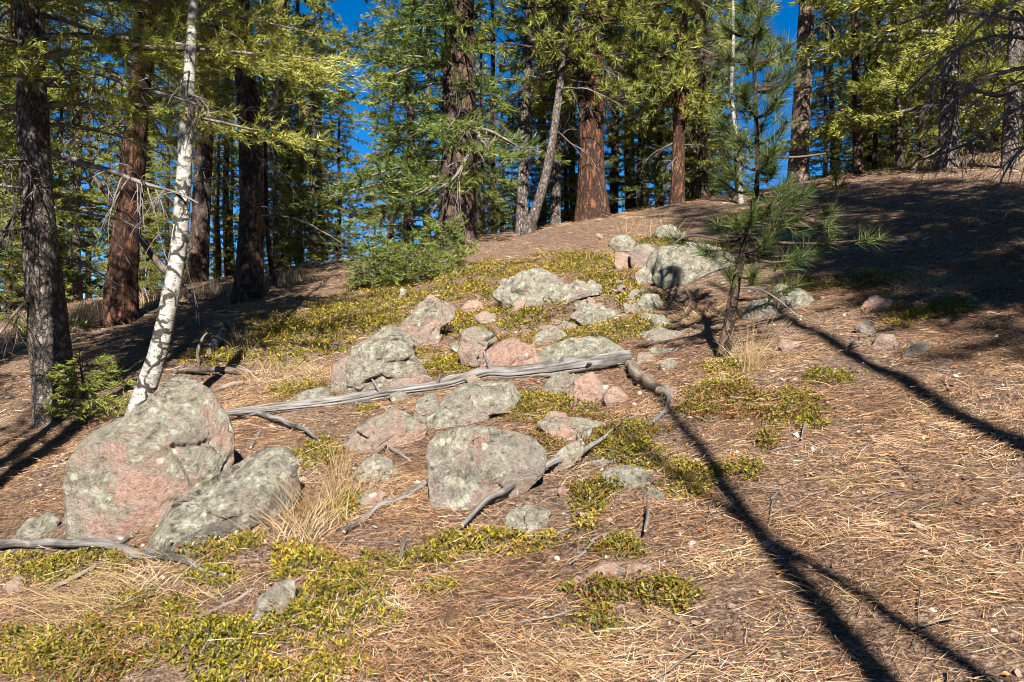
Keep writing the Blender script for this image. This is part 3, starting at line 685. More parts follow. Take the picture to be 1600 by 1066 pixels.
stick('straight thin stick slanting under the crooked grey branch', [(-10, 975, 5), (50, 938, 7), (100, 910, 7), (150, 884, 7), (182, 866, 5)], 'darkwood', 0.0)
stick('half-buried stick in the lower bearberry mat', [(245, 1002, 7), (290, 980, 8), (330, 962, 8), (365, 940, 8), (397, 919, 6)], 'darkwood', 0.0)
stick('short grey wood splinter at the lower left edge', [(14, 985, 9), (35, 978, 10), (58, 973, 6)], 'log', 0.0)
stick('bluish dead stump fragment in the shade behind the bearberry slope', [(328, 548, 12), (338, 535, 17), (347, 522, 13), (352, 506, 8)], 'log', 0.02)
stick('dark dead branch lying behind the big boulder', [(270, 588, 5), (300, 578, 8), (340, 576, 10), (375, 584, 11), (402, 590, 6)], 'darkwood', 0.02, twigs=3)
stick('flat rotten wood chunk behind the big boulder', [(333, 612, 6), (352, 604, 9), (380, 598, 7)], 'darkwood', 0.0)
stick('pale fallen pole on the skyline behind the far dark trunk', [(472, 417, 6), (500, 413, 7), (540, 408, 6)], 'log', 0.03)
stick('dark charred branch in needles just past the young pine foot', [(1062, 597, 5), (1080, 602, 7), (1108, 606, 5)], 'darkwood', 0.0)
stick('short dark stick at the tip of the slim shadow', [(1253, 692, 3), (1257, 680, 6), (1259, 664, 3)], 'darkwood', 0.02)
stick('curved thin stick lying level in the foreground needles', [(748, 942, 4), (785, 938, 6), (825, 936, 6), (868, 942, 3)], 'darkwood', 0.0)
stick('short upright-pointing twig piece near the foreground bearberry', [(622, 890, 4), (630, 868, 7), (632, 843, 4)], 'log', 0.02)
stick('small twig crossing the upright-pointing twig piece', [(618, 864, 3), (640, 862, 6), (664, 856, 4)], 'log', 0.0)
stick('pale peeled stick between two foreground bearberry mats', [(652, 908, 4), (676, 900, 7), (704, 888, 4)], 'log', 0.0)
stick('short dark stick end beside the pale peeled stick', [(578, 922, 5), (602, 914, 7), (630, 903, 4)], 'darkwood', 0.0)
stick('thin forked grey twig right of the crusted rounded stone', [(890, 888, 3), (912, 868, 5), (930, 846, 5), (965, 832, 3)], 'log', 0.01, extra=[[(925, 850, 4), (928, 842, 4), (942, 836, 2)]])
stick('upright dead twig right of centre in the needles', [(1008, 846, 5), (1012, 822, 6), (1011, 800, 3)], 'log', 0.04)
stick('dark twig running down to the bottom edge', [(640, 1028, 4), (660, 1044, 6), (688, 1074, 4)], 'darkwood', 0.0)
stick('two-inch grey twig lying near the two short sticks', [(606, 700, 4), (622, 708, 7), (640, 722, 4)], 'log', 0.0)
stick('short stick leaning on the lichen-capped stone', [(575, 722, 4), (592, 712, 6), (604, 700, 4)], 'darkwood', 0.02)
stick('slim grey twig at the right end of the rounded stone', [(862, 836, 3), (884, 828, 5), (908, 822, 3)], 'log', 0.0)
stick('stub of weathered wood beside the flat dark-crusted slab', [(392, 700, 4), (400, 688, 7), (408, 672, 4)], 'log', 0.0)
stick('bent pale twig in the dappled shade near the tan block', [(1322, 556, 3), (1332, 545, 6), (1346, 542, 4)], 'log', 0.03)
stick('leaning dead pole behind the aspen trunk', [(135, 258, 6), (190, 335, 9), (240, 400, 11), (285, 452, 12), (308, 472, 12)], 'darkwood', None, y=at(308, 477).y, cat='branch')
stick('thin white upright dead stem behind the big boulder', [(311, 572, 3), (309, 548, 5), (316, 530, 4), (324, 520, 2)], 'twig', None, y=at(311, 573).y, cat='branch')

# ------------------------------------------------------------------ conifers
M['youngpine'] = leaf_mat('young_pine_needles', [(0.0, (0.02, 0.038, 0.010)), (0.4, (0.045, 0.07, 0.015)), (0.75, (0.085, 0.11, 0.022)), (1.0, (0.19, 0.20, 0.045))], transl=0.15, clump=3.0)  # dark-needled pine, darkened further: its partial shade is put into the colour
def blades(mb, rng, pos, d, L, Wd, mat, jit=0.35):
    n = len(pos)
    L = L * rng.uniform(1 - jit, 1 + jit, n)[:, None]
    s = nrm(np.cross(d, rng.normal(size=(n, 3)))) * (Wd * rng.uniform(0.7, 1.3, n)[:, None]) * 0.5
    V = np.stack([pos - s, pos + s, pos + d * L], 1).reshape(-1, 3)
    mb.add(V, np.arange(3 * n).reshape(-1, 3), mat)
def rnd_unit(rng, n):
    return nrm(rng.normal(size=(n, 3)))
def crown_fir(mb, rng, H, hb, R, n, axis, bl=0.055, bw=0.011, step=0.03, k=3, droop=0.35, up=0.1, shape=0.8, bias=None, gap=0.16, tubes=True, tmin=0.0, skip=0.0, wr=0.011):
    S, D, Ln = [], [], []
    for i in range(n):
        t = tmin + (1 - tmin) * (i + rng.random()) / n
        if rng.random() < skip: continue
        h = hb + (H - hb) * t
        az = i * 2.39996 + rng.uniform(-0.5, 0.5)
        L = R * ((1 - t) ** shape * 0.88 + 0.10) * rng.uniform(0.55, 1.15)
        if bias is not None: L *= 1 + bias[1] * math.cos(az - bias[0])
        if L < 0.12: continue
        hd = np.array([math.cos(az), math.sin(az), 0]); sd = np.array([-hd[1], hd[0], 0])
        a0 = np.array([*axis(h), h])
        q = np.linspace(0, 1, 8)
        u0 = up * rng.uniform(0.3, 1.6); dr = droop * rng.uniform(0.6, 1.4)
        P = a0 + hd * (L * q)[:, None] + np.array([0, 0, 1.0]) * (L * (u0 * q - dr * q ** 2 + 0.45 * dr * q ** 3))[:, None] + sd * (L * 0.12 * rng.normal() * q ** 2)[:, None]
        if tubes: add_tube(mb, P, np.linspace(wr * L + 0.003, 0.0022, 8), 4, 0)
        m = max(3, int(L / gap * 2))
        qs = np.sort(rng.uniform(0.14, 1.0, m))
        B = np.stack([np.interp(qs, q, P[:, c]) for c in range(3)], 1)
        side = np.where(np.arange(m) % 2 == 0, 1.0, -1.0)[:, None]
        ang = rng.uniform(0.6, 1.15, m)[:, None]
        d = hd * np.cos(ang) + sd * np.sin(ang) * side + np.array([0, 0, 1.0]) * rng.normal(-0.08, 0.2, m)[:, None]
        l = (0.42 * L * (1.08 - qs)) * rng.uniform(0.5, 1.15, m) + 0.07
        S.append(B); D.append(nrm(d)); Ln.append(np.minimum(l, 0.62))
        S.append(P[-3:-1]); D.append(nrm(P[-2:] - P[-3:-1])); Ln.append(np.linalg.norm(P[-2:] - P[-3:-1], axis=1) + 0.05)
        # secondary shoots
        kk = rng.integers(0, m, m)
        f = rng.uniform(0.3, 0.9, m)[:, None]
        d2 = nrm(d[kk] + rnd_unit(rng, m) * 0.7)
        S.append(B[kk] + nrm(d[kk]) * np.minimum(l[kk], 0.62)[:, None] * f); D.append(d2); Ln.append(np.minimum(l[kk], 0.62) * 0.45)
    S = np.concatenate(S); D = np.concatenate(D); Ln = np.concatenate(Ln)
    cnt = np.maximum(1, np.round(Ln / step)).astype(int) * k
    idx = np.repeat(np.arange(len(S)), cnt)
    pos = S[idx] + D[idx] * (Ln[idx] * rng.random(len(idx)))[:, None] - np.array([0, 0, 0.10]) * (Ln[idx] * rng.random(len(idx)) ** 2)[:, None]
    d = nrm(D[idx] * 0.85 + rnd_unit(rng, len(idx)) * 0.62 + np.array([0, 0, 0.10]))
    blades(mb, rng, pos, d, bl * 1.15, bw * 0.82, 1)
def tufts(mb, rng, C, D, k, L, Wd, mat=1, spread=0.85, back=0.10):
    n = len(C); idx = np.repeat(np.arange(n), k)
    d = nrm(D[idx] * 0.75 + rnd_unit(rng, n * k) * spread)
    pos = C[idx] - D[idx] * (back * rng.random(n * k))[:, None]
    blades(mb, rng, pos, d, L, Wd, mat, 0.2)
def crown_pine(mb, rng, H, hb, R, n, axis, k=34, L=0.14, Wd=0.010, per=9, skip=0.0, low=0.6):
    C, D = [], []
    for i in range(n):
        t = (i + rng.random()) / n
        h = hb + (H - hb) * t
        az = i * 2.39996 + rng.uniform(-0.6, 0.6)
        ln = R * min(1.0, (low + t * 1.2)) * ((1 - t) ** 0.6 * 0.9 + 0.15) * rng.uniform(0.5, 1.15)
        hd = np.array([math.cos(az), math.sin(az), 0])
        a0 = np.array([*axis(h), h]); q = np.linspace(0, 1, 7)
        P = a0 + hd * (ln * q)[:, None] + np.array([0, 0, 1.0]) * (ln * (0.05 * q + rng.uniform(-0.2, 0.35) * q ** 2))[:, None] + np.cumsum(rng.normal(0, 0.03 * ln, (7, 3)), 0) * q[:, None]
        add_tube(mb, P, np.linspace(0.02 * ln + 0.006, 0.006, 7), 5, 0)
        C.append(P[-1]); D.append(nrm(P[-1] - P[-2]))
        for j in range(int(per * rng.uniform(0.6, 1.3))):
            s = rng.uniform(0.08, 1.0); b = np.array([np.interp(s, q, P[:, c]) for c in range(3)])
            d = nrm(hd * rng.uniform(0.2, 1.0) + rng.normal(0, 0.6, 3) + np.array([0, 0, 0.3]))
            l = ln * 0.4 * (1.15 - s) * rng.uniform(0.5, 1.2) + 0.12
            e = b + d * l
            add_tube(mb, np.array([b, b + d * l * 0.5 - np.array([0, 0, 0.04 * l]), e]), np.array([0.009, 0.007, 0.005]), 4, 0)
            C.append(e); D.append(nrm(d + np.array([0, 0, 0.4])))
            if l > 0.3: C.append(b + d * l * 0.6 + rng.normal(0, 0.05, 3)); D.append(nrm(d + rng.normal(0, 0.5, 3)))
    tufts(mb, rng, np.array(C), np.array(D), k, L, Wd)

def bark_disp(rng, amp, kz=2.2, ka=4.0, flare=0.0, fh=0.25):
    o = rng.uniform(-50, 50, 3)
    def f(A, S, R):
        n = fbm(np.stack([np.cos(A) * ka + o[0], np.sin(A) * ka + o[1], S * kz + o[2]], -1), 3)
        lob = 0.5 + 0.9 * pnoise(np.stack([np.cos(A) * 1.6 + o[1], np.sin(A) * 1.6 + o[2], S * 0.3], -1))
        return amp * n + R * flare * lob * np.exp(-S / fh)
    return f
_dead = []
def dead_pool():
    for i in range(9):
        rng = np.random.default_rng(300 + i); mb = MB()
        q = np.linspace(0, 1, 12)
        P = np.stack([q, 0.10 * rng.normal() * q ** 2 + 0.02 * np.sin(q * 9 + i), (0.15 * rng.normal() + 0.1) * q - rng.uniform(0.05, 0.5) * q ** 2], 1)
        P += np.cumsum(rng.normal(0, 0.008, (12, 3)), 0)
        r = np.linspace(0.014, 0.003, 12)
        add_tube(mb, P, r, 5)
        side_twigs(mb, rng, P, r, 7 + i % 4 * 2, 0.42, 0, 0.5, 0.5, kids=2)
        _dead.append(mb.mesh('dead_branch', [M['twig']]))
dead_pool()
def add_dead(root, rng, n, z0, z1, axis, l0, l1, az=None, spread=3.14159):
    for i in range(n):
        z = rng.uniform(z0, z1); a = (az if az is not None else 0) + rng.uniform(-spread, spread)
        o = link('dead_branch', _dead[int(rng.integers(0, len(_dead)))], root)
        x, y = axis(z); o.location = (x, y, z)
        o.rotation_euler = (rng.uniform(-0.4, 0.4), rng.uniform(-0.15, 0.35), a)
        s = rng.uniform(l0, l1); o.scale = (s, s, s)
def tree(name, label, path, H, bk, cat='tree', y=None, crown=None, crown_mat=None, dead=(), nseg=28, flare=0.35, fh=0.25, amp=0.012, group=None, seed=None, base=None, rings=90):
    rng = np.random.default_rng(seed if seed is not None else int(abs(np.array(path).sum())) % 99991)
    P = np.array(path, float)
    if base is None: base = at(P[0, 0], P[0, 1]) if y is None else Vector(((P[0, 0] - 800) / F * y, y, gz((P[0, 0] - 800) / F * y, y)))
    yy = base.y
    W = np.array([pt(u, v, yy) for u, v, w in P]) - np.array(base)
    W = W - np.array([W[0, 0], W[0, 1], W[0, 2]])
    r = P[:, 2] / 2 * yy / F
    W = np.concatenate([[[0, 0, -0.25]], W]); r = np.concatenate([[r[0] * 1.05], r])
    dirn = nrm(W[-1] - W[-3]); top = W[-1]
    if top[2] < H:
        rem = H - top[2]
        ex = [top + (dirn * 0.5 + np.array([0, 0, 0.5])) / (dirn[2] * 0.5 + 0.5) * rem * s for s in (0.35, 0.7, 1.0)]
        W = np.concatenate([W, ex]); r = np.concatenate([r, [r[-1] * 0.72, r[-1] * 0.38, 0.012]])
    o = np.argsort(W[:, 2])
    axis = lambda z: (float(np.interp(z, W[o, 2], W[o, 0])), float(np.interp(z, W[o, 2], W[o, 1])))
    root = thing(name, label, cat, base, group)
    zq = np.interp(np.linspace(0, 1, rings) ** 1.25, np.linspace(0, 1, len(W)), np.arange(len(W)))
    PP = np.stack([np.interp(zq, np.arange(len(W)), W[:, c]) for c in range(3)], 1)
    # soften the corners
    for _ in range(3): PP[1:-1] = (PP[:-2] + 2 * PP[1:-1] + PP[2:]) / 4
    RR = np.interp(zq, np.arange(len(W)), r)
    mb = MB(); add_tube(mb, PP, RR, nseg, 0, bark_disp(rng, amp, flare=flare, fh=fh))
    mb.build('trunk', [M[bk]], root)
    if crown:
        mb = MB(); crown(mb, rng, axis, H)
        mb.build('crown', [M['twig'] if crown_mat != 'pine' else M['bark_brown'], M[crown_mat]], root)
    for d in dead: add_dead(root, rng, *d[:3], axis, *d[3:])
    root['_axis'] = 0
    del root['_axis']
    return root, axis, base
def traced_branch(root, base, pts, y0, y1, mat='twig', twigs=10, tl=0.5, name='dead_branch', seed=0):
    rng = np.random.default_rng(seed + int(np.array(pts).sum()) % 9999)
    ys_ = np.linspace(y0, y1, len(pts))
    W = np.array([pt(u, v, yy) for (u, v, w), yy in zip(pts, ys_)]) - np.array(base)
    r = np.array([w / 2 * yy / F for (u, v, w), yy in zip(pts, ys_)])
    n = 30; P = resample(W, n); rr = np.interp(np.linspace(0, len(r) - 1, n), np.arange(len(r)), r)
    mb = MB(); add_tube(mb, P, rr, 7, 0, bumpy(rng, 0.2, 8))
    side_twigs(mb, rng, P, rr, twigs, tl, 0, 0.4, 0.55, kids=3)
    return mb.build(name, [M[mat]], root)

# grey fir at the left edge
fa = lambda hb, R, n, **kw: (lambda mb, rng, axis, H: crown_fir(mb, rng, H, hb, R, n, axis, **kw))
pa = lambda hb, R, n, **kw: (lambda mb, rng, axis, H: crown_pine(mb, rng, H, hb, R, n, axis, **kw))
r1, ax1, b1 = tree('fir_tree', 'grey-barked fir with dead lower branches at the left edge', [(90, 650, 66), (85, 600, 63), (75, 500, 57), (65, 400, 50), (57, 300, 46), (52, 200, 44), (48, 80, 41), (45, 0, 38)], 12, 'bark_fir',
     crown=fa(2.4, 2.3, 140, bl=0.042, bw=0.0105, step=0.036, k=7, droop=0.42, gap=0.13, shape=0.55, bias=(-0.6, 0.3)), crown_mat='fir', flare=0.3, amp=0.016, dead=[(14, 1.3, 3.6, 0.5, 1.3)], nseg=36, rings=140)
traced_branch(r1, b1, [(85, 238, 9), (130, 255, 9), (175, 268, 8), (225, 287, 7), (278, 302, 4), (310, 318, 2)], b1.y - 0.15, b1.y - 0.9, twigs=22, tl=0.42)
traced_branch(r1, b1, [(70, 128, 8), (120, 112, 8), (165, 118, 8), (210, 138, 7), (250, 146, 6), (290, 158, 4), (330, 170, 2)], b1.y - 0.15, b1.y - 1.0, twigs=20, tl=0.45)
traced_branch(r1, b1, [(55, 262, 8), (30, 250, 7), (0, 255, 6), (-40, 275, 4)], b1.y - 0.1, b1.y - 0.7, twigs=18, tl=0.5)
traced_branch(r1, b1, [(72, 480, 6), (45, 470, 6), (15, 500, 5), (-20, 550, 3)], b1.y, b1.y - 0.4, twigs=16, tl=0.4, mat='darkwood')
traced_branch(r1, b1, [(60, 300, 6), (30, 330, 6), (8, 360, 5), (-15, 420, 3)], b1.y, b1.y - 0.4, twigs=16, tl=0.45, mat='darkwood')

# the white aspen behind the big boulder
r3, ax3, b3 = tree('aspen_tree', 'white curved aspen trunk with black scars behind the big boulder', [(210, 665, 36), (222, 625, 33), (245, 560, 29), (259, 500, 27), (271, 440, 27), (280, 380, 25), (286, 300, 23), (291, 200, 21), (297, 100, 17), (303, 0, 14)], 9.0, 'aspen', nseg=32, flare=0.08, amp=0.003, dead=[(6, 2.2, 5.0, 0.4, 0.9)], rings=140)

# orange pine and the dark trunks at mid distance on the left
tree('pine_tree', 'tall orange-barked pine standing behind the aspen trunk', [(188, 503, 54), (190, 450, 47), (196, 380, 42), (204, 300, 38), (211, 220, 35), (220, 130, 32), (232, 30, 28)], 15, 'bark_pine', crown=pa(3.6, 2.4, 66, per=13, k=30, L=0.16, Wd=0.016), crown_mat='pine', dead=[(8, 2.5, 6.0, 0.6, 1.5)], amp=0.03, flare=0.3, fh=0.35)
tree('pine_tree', 'brown pine trunk between the aspen and the dark trunk', [(309, 448, 32), (312, 380, 29), (317, 280, 27), (322, 180, 25), (326, 60, 22)], 14, 'bark_mix', y=16.5, crown=pa(3.2, 2.3, 60, per=13, k=30, L=0.16, Wd=0.016), crown_mat='pine', dead=[(10, 1.5, 5.5, 0.6, 1.4)], amp=0.02)
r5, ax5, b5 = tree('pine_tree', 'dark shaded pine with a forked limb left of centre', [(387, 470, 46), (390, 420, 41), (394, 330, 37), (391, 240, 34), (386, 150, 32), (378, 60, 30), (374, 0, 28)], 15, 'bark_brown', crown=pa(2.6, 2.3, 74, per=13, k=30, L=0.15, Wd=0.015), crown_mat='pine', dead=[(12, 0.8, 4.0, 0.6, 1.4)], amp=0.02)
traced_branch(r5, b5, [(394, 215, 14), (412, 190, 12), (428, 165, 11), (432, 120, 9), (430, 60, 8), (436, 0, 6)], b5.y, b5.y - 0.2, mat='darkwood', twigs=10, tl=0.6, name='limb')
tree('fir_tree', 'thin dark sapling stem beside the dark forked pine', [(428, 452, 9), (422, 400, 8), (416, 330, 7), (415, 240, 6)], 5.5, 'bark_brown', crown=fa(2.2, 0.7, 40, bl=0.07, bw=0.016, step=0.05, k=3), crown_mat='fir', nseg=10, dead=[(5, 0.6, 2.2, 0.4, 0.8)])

# the big spruce in the middle of the skyline
r7, ax7, b7 = tree('spruce_tree', 'thick brown spruce with drooping blue-green boughs in the middle', [(712, 388, 66), (714, 360, 58), (716, 300, 55), (717, 200, 52), (718, 100, 48), (719, 0, 42)], 15, 'bark_mix', y=14.2,
     crown=fa(0.8, 2.0, 190, bl=0.09, bw=0.024, step=0.05, k=5, shape=0.6, droop=0.55, up=0.05, gap=0.2, bias=(math.pi * 1.25, 0.35), skip=0.1), crown_mat='spruce', flare=0.6, fh=0.5, amp=0.04, dead=[(8, 1.0, 3.0, 0.6, 1.3, math.radians(300), 0.9)], nseg=40)
traced_branch(r7, b7, [(738, 195, 6), (748, 215, 6), (730, 245, 5), (712, 275, 4), (690, 292, 2)], b7.y - 1.0, b7.y - 1.9, twigs=16, tl=0.8)
traced_branch(r7, b7, [(735, 200, 6), (765, 205, 5), (790, 218, 4), (815, 232, 2)], b7.y - 0.9, b7.y - 1.6, twigs=12, tl=0.7)
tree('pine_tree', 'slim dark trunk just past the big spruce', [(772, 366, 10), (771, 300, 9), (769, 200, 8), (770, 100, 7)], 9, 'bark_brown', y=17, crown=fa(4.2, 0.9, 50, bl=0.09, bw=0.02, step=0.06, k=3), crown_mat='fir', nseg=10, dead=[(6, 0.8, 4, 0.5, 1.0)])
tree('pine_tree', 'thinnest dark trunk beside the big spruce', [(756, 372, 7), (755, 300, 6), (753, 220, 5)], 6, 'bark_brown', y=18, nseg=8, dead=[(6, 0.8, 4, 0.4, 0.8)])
tree('pine_tree', 'straight slender grey trunk rising from the crest', [(815, 362, 20), (817, 300, 18), (820, 200, 16), (824, 100, 14), (828, 0, 13)], 12, 'bark_fir', y=14.8, crown=pa(5.0, 1.5, 36, per=9, k=26, L=0.15, Wd=0.015), crown_mat='pine', nseg=16, dead=[(9, 1.0, 5, 0.5, 1.1)])
tree('pine_tree', 'slender grey trunk leaning over from the crest', [(822, 370, 20), (838, 330, 15), (855, 270, 13), (867, 200, 12), (876, 130, 11), (882, 40, 9)], 11, 'bark_fir', y=13.8, crown=pa(2.4, 2.0, 60, per=12, k=30, L=0.15, Wd=0.015), crown_mat='pine', nseg=16, dead=[(10, 0.6, 3.5, 0.6, 1.2)])
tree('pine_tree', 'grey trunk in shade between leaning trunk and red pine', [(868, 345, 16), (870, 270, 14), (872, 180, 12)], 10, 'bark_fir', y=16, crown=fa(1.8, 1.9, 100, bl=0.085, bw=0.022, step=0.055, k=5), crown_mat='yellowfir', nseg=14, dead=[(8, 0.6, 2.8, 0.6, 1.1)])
tree('pine_tree', 'massive red-barked pine with flared base on the crest', [(925, 338, 54), (925, 310, 46), (924, 260, 41), (924, 180, 38), (926, 90, 35), (929, 0, 32)], 16, 'bark_pine', y=14.6, crown=pa(1.9, 2.6, 84, per=14, k=30, L=0.17, Wd=0.016), crown_mat='pine', flare=0.45, fh=0.4, amp=0.035, nseg=36, dead=[(8, 1.2, 4, 0.6, 1.3)])
tree('pine_tree', 'narrow red-barked pine right of the massive one', [(1058, 312, 24), (1059, 260, 20), (1062, 160, 18), (1065, 60, 17), (1067, 0, 16)], 15, 'bark_pine', y=15.2, crown=pa(1.6, 2.4, 80, per=13, k=30, L=0.16, Wd=0.016), crown_mat='pine', amp=0.02, nseg=20, dead=[(10, 0.8, 4, 0.6, 1.2)])
tree('aspen_tree', 'thin pale aspen stem behind the young pine', [(1158, 300, 9), (1154, 240, 8), (1150, 190, 7), (1142, 130, 6), (1146, 40, 5)], 6.5, 'aspen', y=13.5, nseg=12, flare=0.05, amp=0.001, dead=[(8, 1.5, 5.5, 0.4, 0.8)])
r12, ax12, b12 = tree('pine_tree', 'clean pale-barked pine trunk against open blue sky', [(1247, 285, 33), (1248, 250, 30), (1252, 180, 27), (1257, 90, 25), (1261, 0, 23)], 15, 'bark_pale', y=15.0, crown=pa(6.8, 2.2, 36, k=24, L=0.16, Wd=0.016), crown_mat='pine', flare=0.25, amp=0.018, nseg=26)
traced_branch(r12, b12, [(1262, 105, 7), (1262, 70, 8), (1275, 48, 6), (1292, 36, 4), (1306, 52, 2)], b12.y - 0.25, b12.y - 0.5, mat='darkwood', twigs=8, tl=0.5)
tree('fir_tree', 'straight dark thin fir right of the pale pine', [(1342, 262, 16), (1340, 200, 14), (1337, 100, 12), (1334, 0, 10)], 10, 'bark_brown', y=14.5, crown=fa(2.6, 0.95, 70, bl=0.07, bw=0.017, step=0.06, k=3, skip=0.2), crown_mat='fir', nseg=12, dead=[(10, 0.8, 4, 0.4, 0.9)])
tree('fir_tree', 'second thin fir stem close to the straight dark one', [(1366, 262, 8), (1368, 200, 7), (1371, 100, 6), (1374, 0, 5)], 8, 'bark_brown', y=16, crown=fa(2.6, 0.7, 46, bl=0.08, bw=0.018, step=0.06, k=3, skip=0.2), crown_mat='fir', nseg=10, dead=[(5, 0.8, 4, 0.4, 0.8)])
tree('fir_tree', 'slim grey fir pole near the gap of sky', [(1405, 256, 12), (1404, 180, 10), (1400, 90, 9), (1396, 0, 8)], 9, 'bark_fir', y=16, nseg=12, crown=fa(4.6, 0.8, 40, bl=0.08, bw=0.018, step=0.06, k=3), crown_mat='fir', dead=[(8, 0.8, 4.5, 0.4, 0.9)])
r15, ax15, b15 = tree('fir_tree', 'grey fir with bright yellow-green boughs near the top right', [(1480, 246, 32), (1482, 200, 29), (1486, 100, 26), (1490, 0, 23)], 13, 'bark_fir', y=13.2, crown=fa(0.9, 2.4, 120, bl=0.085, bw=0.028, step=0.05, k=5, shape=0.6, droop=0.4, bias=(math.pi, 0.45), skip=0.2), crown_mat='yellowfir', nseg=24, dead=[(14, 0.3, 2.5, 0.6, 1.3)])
tree('fir_tree', 'bare grey fir trunk at the right edge of the crest', [(1578, 240, 26), (1580, 180, 24), (1584, 90, 22), (1588, 0, 20)], 12, 'bark_fir', y=12.5, crown=fa(3.2, 1.5, 60, bl=0.07, bw=0.017, step=0.06, k=3, skip=0.2), crown_mat='fir', nseg=20, dead=[(18, 0.3, 3.5, 0.6, 1.3)])

# the tree just outside the right edge whose bare boughs hang into view
xr = 4.95
rC, axC, bC = tree('fir_tree', 'fir whose bare drooping boughs hang in at the upper right', [(800 + F * xr / 7.2, 300, 60), (800 + F * xr / 7.2 - 6, 0, 52)], 12, 'bark_fir', base=Vector((xr, 7.2, gz(xr, 7.2))),
     crown=fa(3.6, 1.7, 110, bl=0.06, bw=0.014, step=0.045, k=4, droop=0.45, skip=0.1), crown_mat='fir', dead=[(10, 0.8, 3.2, 0.7, 1.4)])
for i, p in enumerate([[(1710, 40, 9), (1600, 32, 7), (1540, 22, 6), (1470, 18, 4), (1400, 40, 2)], [(1710, 100, 9), (1610, 62, 7), (1540, 60, 6), (1470, 95, 4), (1410, 150, 2)],
                       [(1710, 120, 9), (1620, 105, 7), (1550, 120, 6), (1490, 160, 4), (1440, 215, 2)], [(1710, 180, 9), (1640, 160, 7), (1580, 175, 6), (1510, 225, 4), (1430, 252, 2)],
                       [(1710, 220, 9), (1650, 210, 7), (1600, 230, 5), (1570, 270, 3), (1560, 300, 2)], [(1710, 10, 9), (1640, -10, 7), (1580, 5, 5), (1520, 50, 4), (1480, 110, 2)],
                       [(1710, 150, 8), (1630, 130, 6), (1560, 150, 5), (1500, 130, 4), (1450, 120, 2)]]):
    traced_branch(rC, bC, p, bC.y, bC.y - 0.5 - 0.12 * i, mat='twig', twigs=26, tl=0.5, seed=i)

# low fir thicket at the foot of the big spruce and the little fir by the boulder
def small_fir(label, u, v, H, R, n, mat='spruce', bl=0.05, bw=0.013, step=0.035, k=4, name='young_fir', y=None, bias=None, up=0.25):
    g = at(u, v) if y is None else Vector(((u - 800) / F * y, y, gz((u - 800) / F * y, y)))
    rng = np.random.default_rng(int(u * 3 + v))
    root = thing(name, label, 'tree', g)
    q = np.linspace(-0.05, 1, 12)
    mb = MB(); add_tube(mb, np.stack([0.02 * np.sin(q * 5), 0 * q, q * H], 1), np.linspace(0.012 + 0.012 * H, 0.003, 12), 8); mb.build('trunk', [M['bark_fir']], root)
    mb = MB(); crown_fir(mb, rng, H, 0.05 * H, R, n, lambda z: (0, 0), bl=bl, bw=bw, step=step, k=k, droop=0.2, up=up, shape=0.5, gap=0.12, bias=bias)
    mb.build('crown', [M['twig'], M[mat]], root)
    return root
small_fir('bushy young blue-green fir sprawling below the big spruce', 650, 440, 0.42, 0.8, 44, bl=0.055, bw=0.014, y=11.0, up=0.45)
small_fir('darker young fir at the left of the sprawling blue-green one', 580, 448, 0.55, 0.45, 30, bl=0.055, bw=0.014, y=10.8, up=0.5)
small_fir('low young fir touching the foot of the big spruce', 692, 412, 0.7, 0.5, 34, bl=0.055, bw=0.014, y=11.6, up=0.5)
small_fir('little fir sapling between the grey trunk and the big boulder', 128, 688, 0.55, 0.36, 44, 'fir', bl=0.035, bw=0.009, step=0.025, y=6.3)
small_fir('small pale fir on the crest left of the slender trunks', 788, 372, 1.1, 0.5, 40, 'yellowfir', bl=0.07, bw=0.018, step=0.05, y=16.0)

# the young pine with the bent stem in the right half
sp = [(1128, 562, 21), (1136, 525, 19), (1145, 470, 16), (1155, 420, 13), (1166, 375, 11), (1177, 325, 9), (1184, 285, 8), (1183, 220, 7), (1180, 150, 6), (1178, 80, 5), (1180, 15, 4), (1181, -50, 2)]
r17, ax17, b17 = tree('young_pine', 'young long-needled pine with bent stem standing alone on the slope', sp, 2.0, 'bark_brown', nseg=20, flare=0.1, amp=0.006, fh=0.1)
yp = b17.y
rng = np.random.default_rng(11)
def stem(v):
    o = sorted(sp, key=lambda q: q[1]); return np.interp(v, [q[1] for q in o], [q[0] for q in o])
sprigs = [(372, 1050, 372, -0.25), (372, 1100, 392, -0.3), (352, 1150, 342, -0.3), (350, 1176, 330, -0.35), (345, 1205, 318, -0.3), (330, 1255, 300, -0.1), (330, 1272, 292, 0.1), (340, 1302, 330, 0.05),
          (345, 1300, 352, 0.2), (400, 1252, 405, -0.1), (395, 1275, 392, 0.1), (375, 1375, 372, 0.1), (470, 1245, 444, -0.15), (430, 1182, 425, -0.3), (420, 1138, 425, -0.1), (395, 1200, 372, -0.2), (360, 1225, 345, -0.2), (365, 1120, 350, 0.15)]
for vv in (292, 255, 215, 172, 130, 88, 45, 5, -40):
    for j in range(5 if vv > 30 else 4):
        a = rng.uniform(0, 6.28); ln = (44 + 0.20 * max(vv, 0)) * rng.uniform(0.55, 1.15)
        sprigs.append((vv + 12, stem(vv) + ln * math.cos(a) * (1.05 if math.cos(a) < 0 else 0.85), vv - 10 + rng.uniform(-22, 16), 0.35 * math.sin(a)))
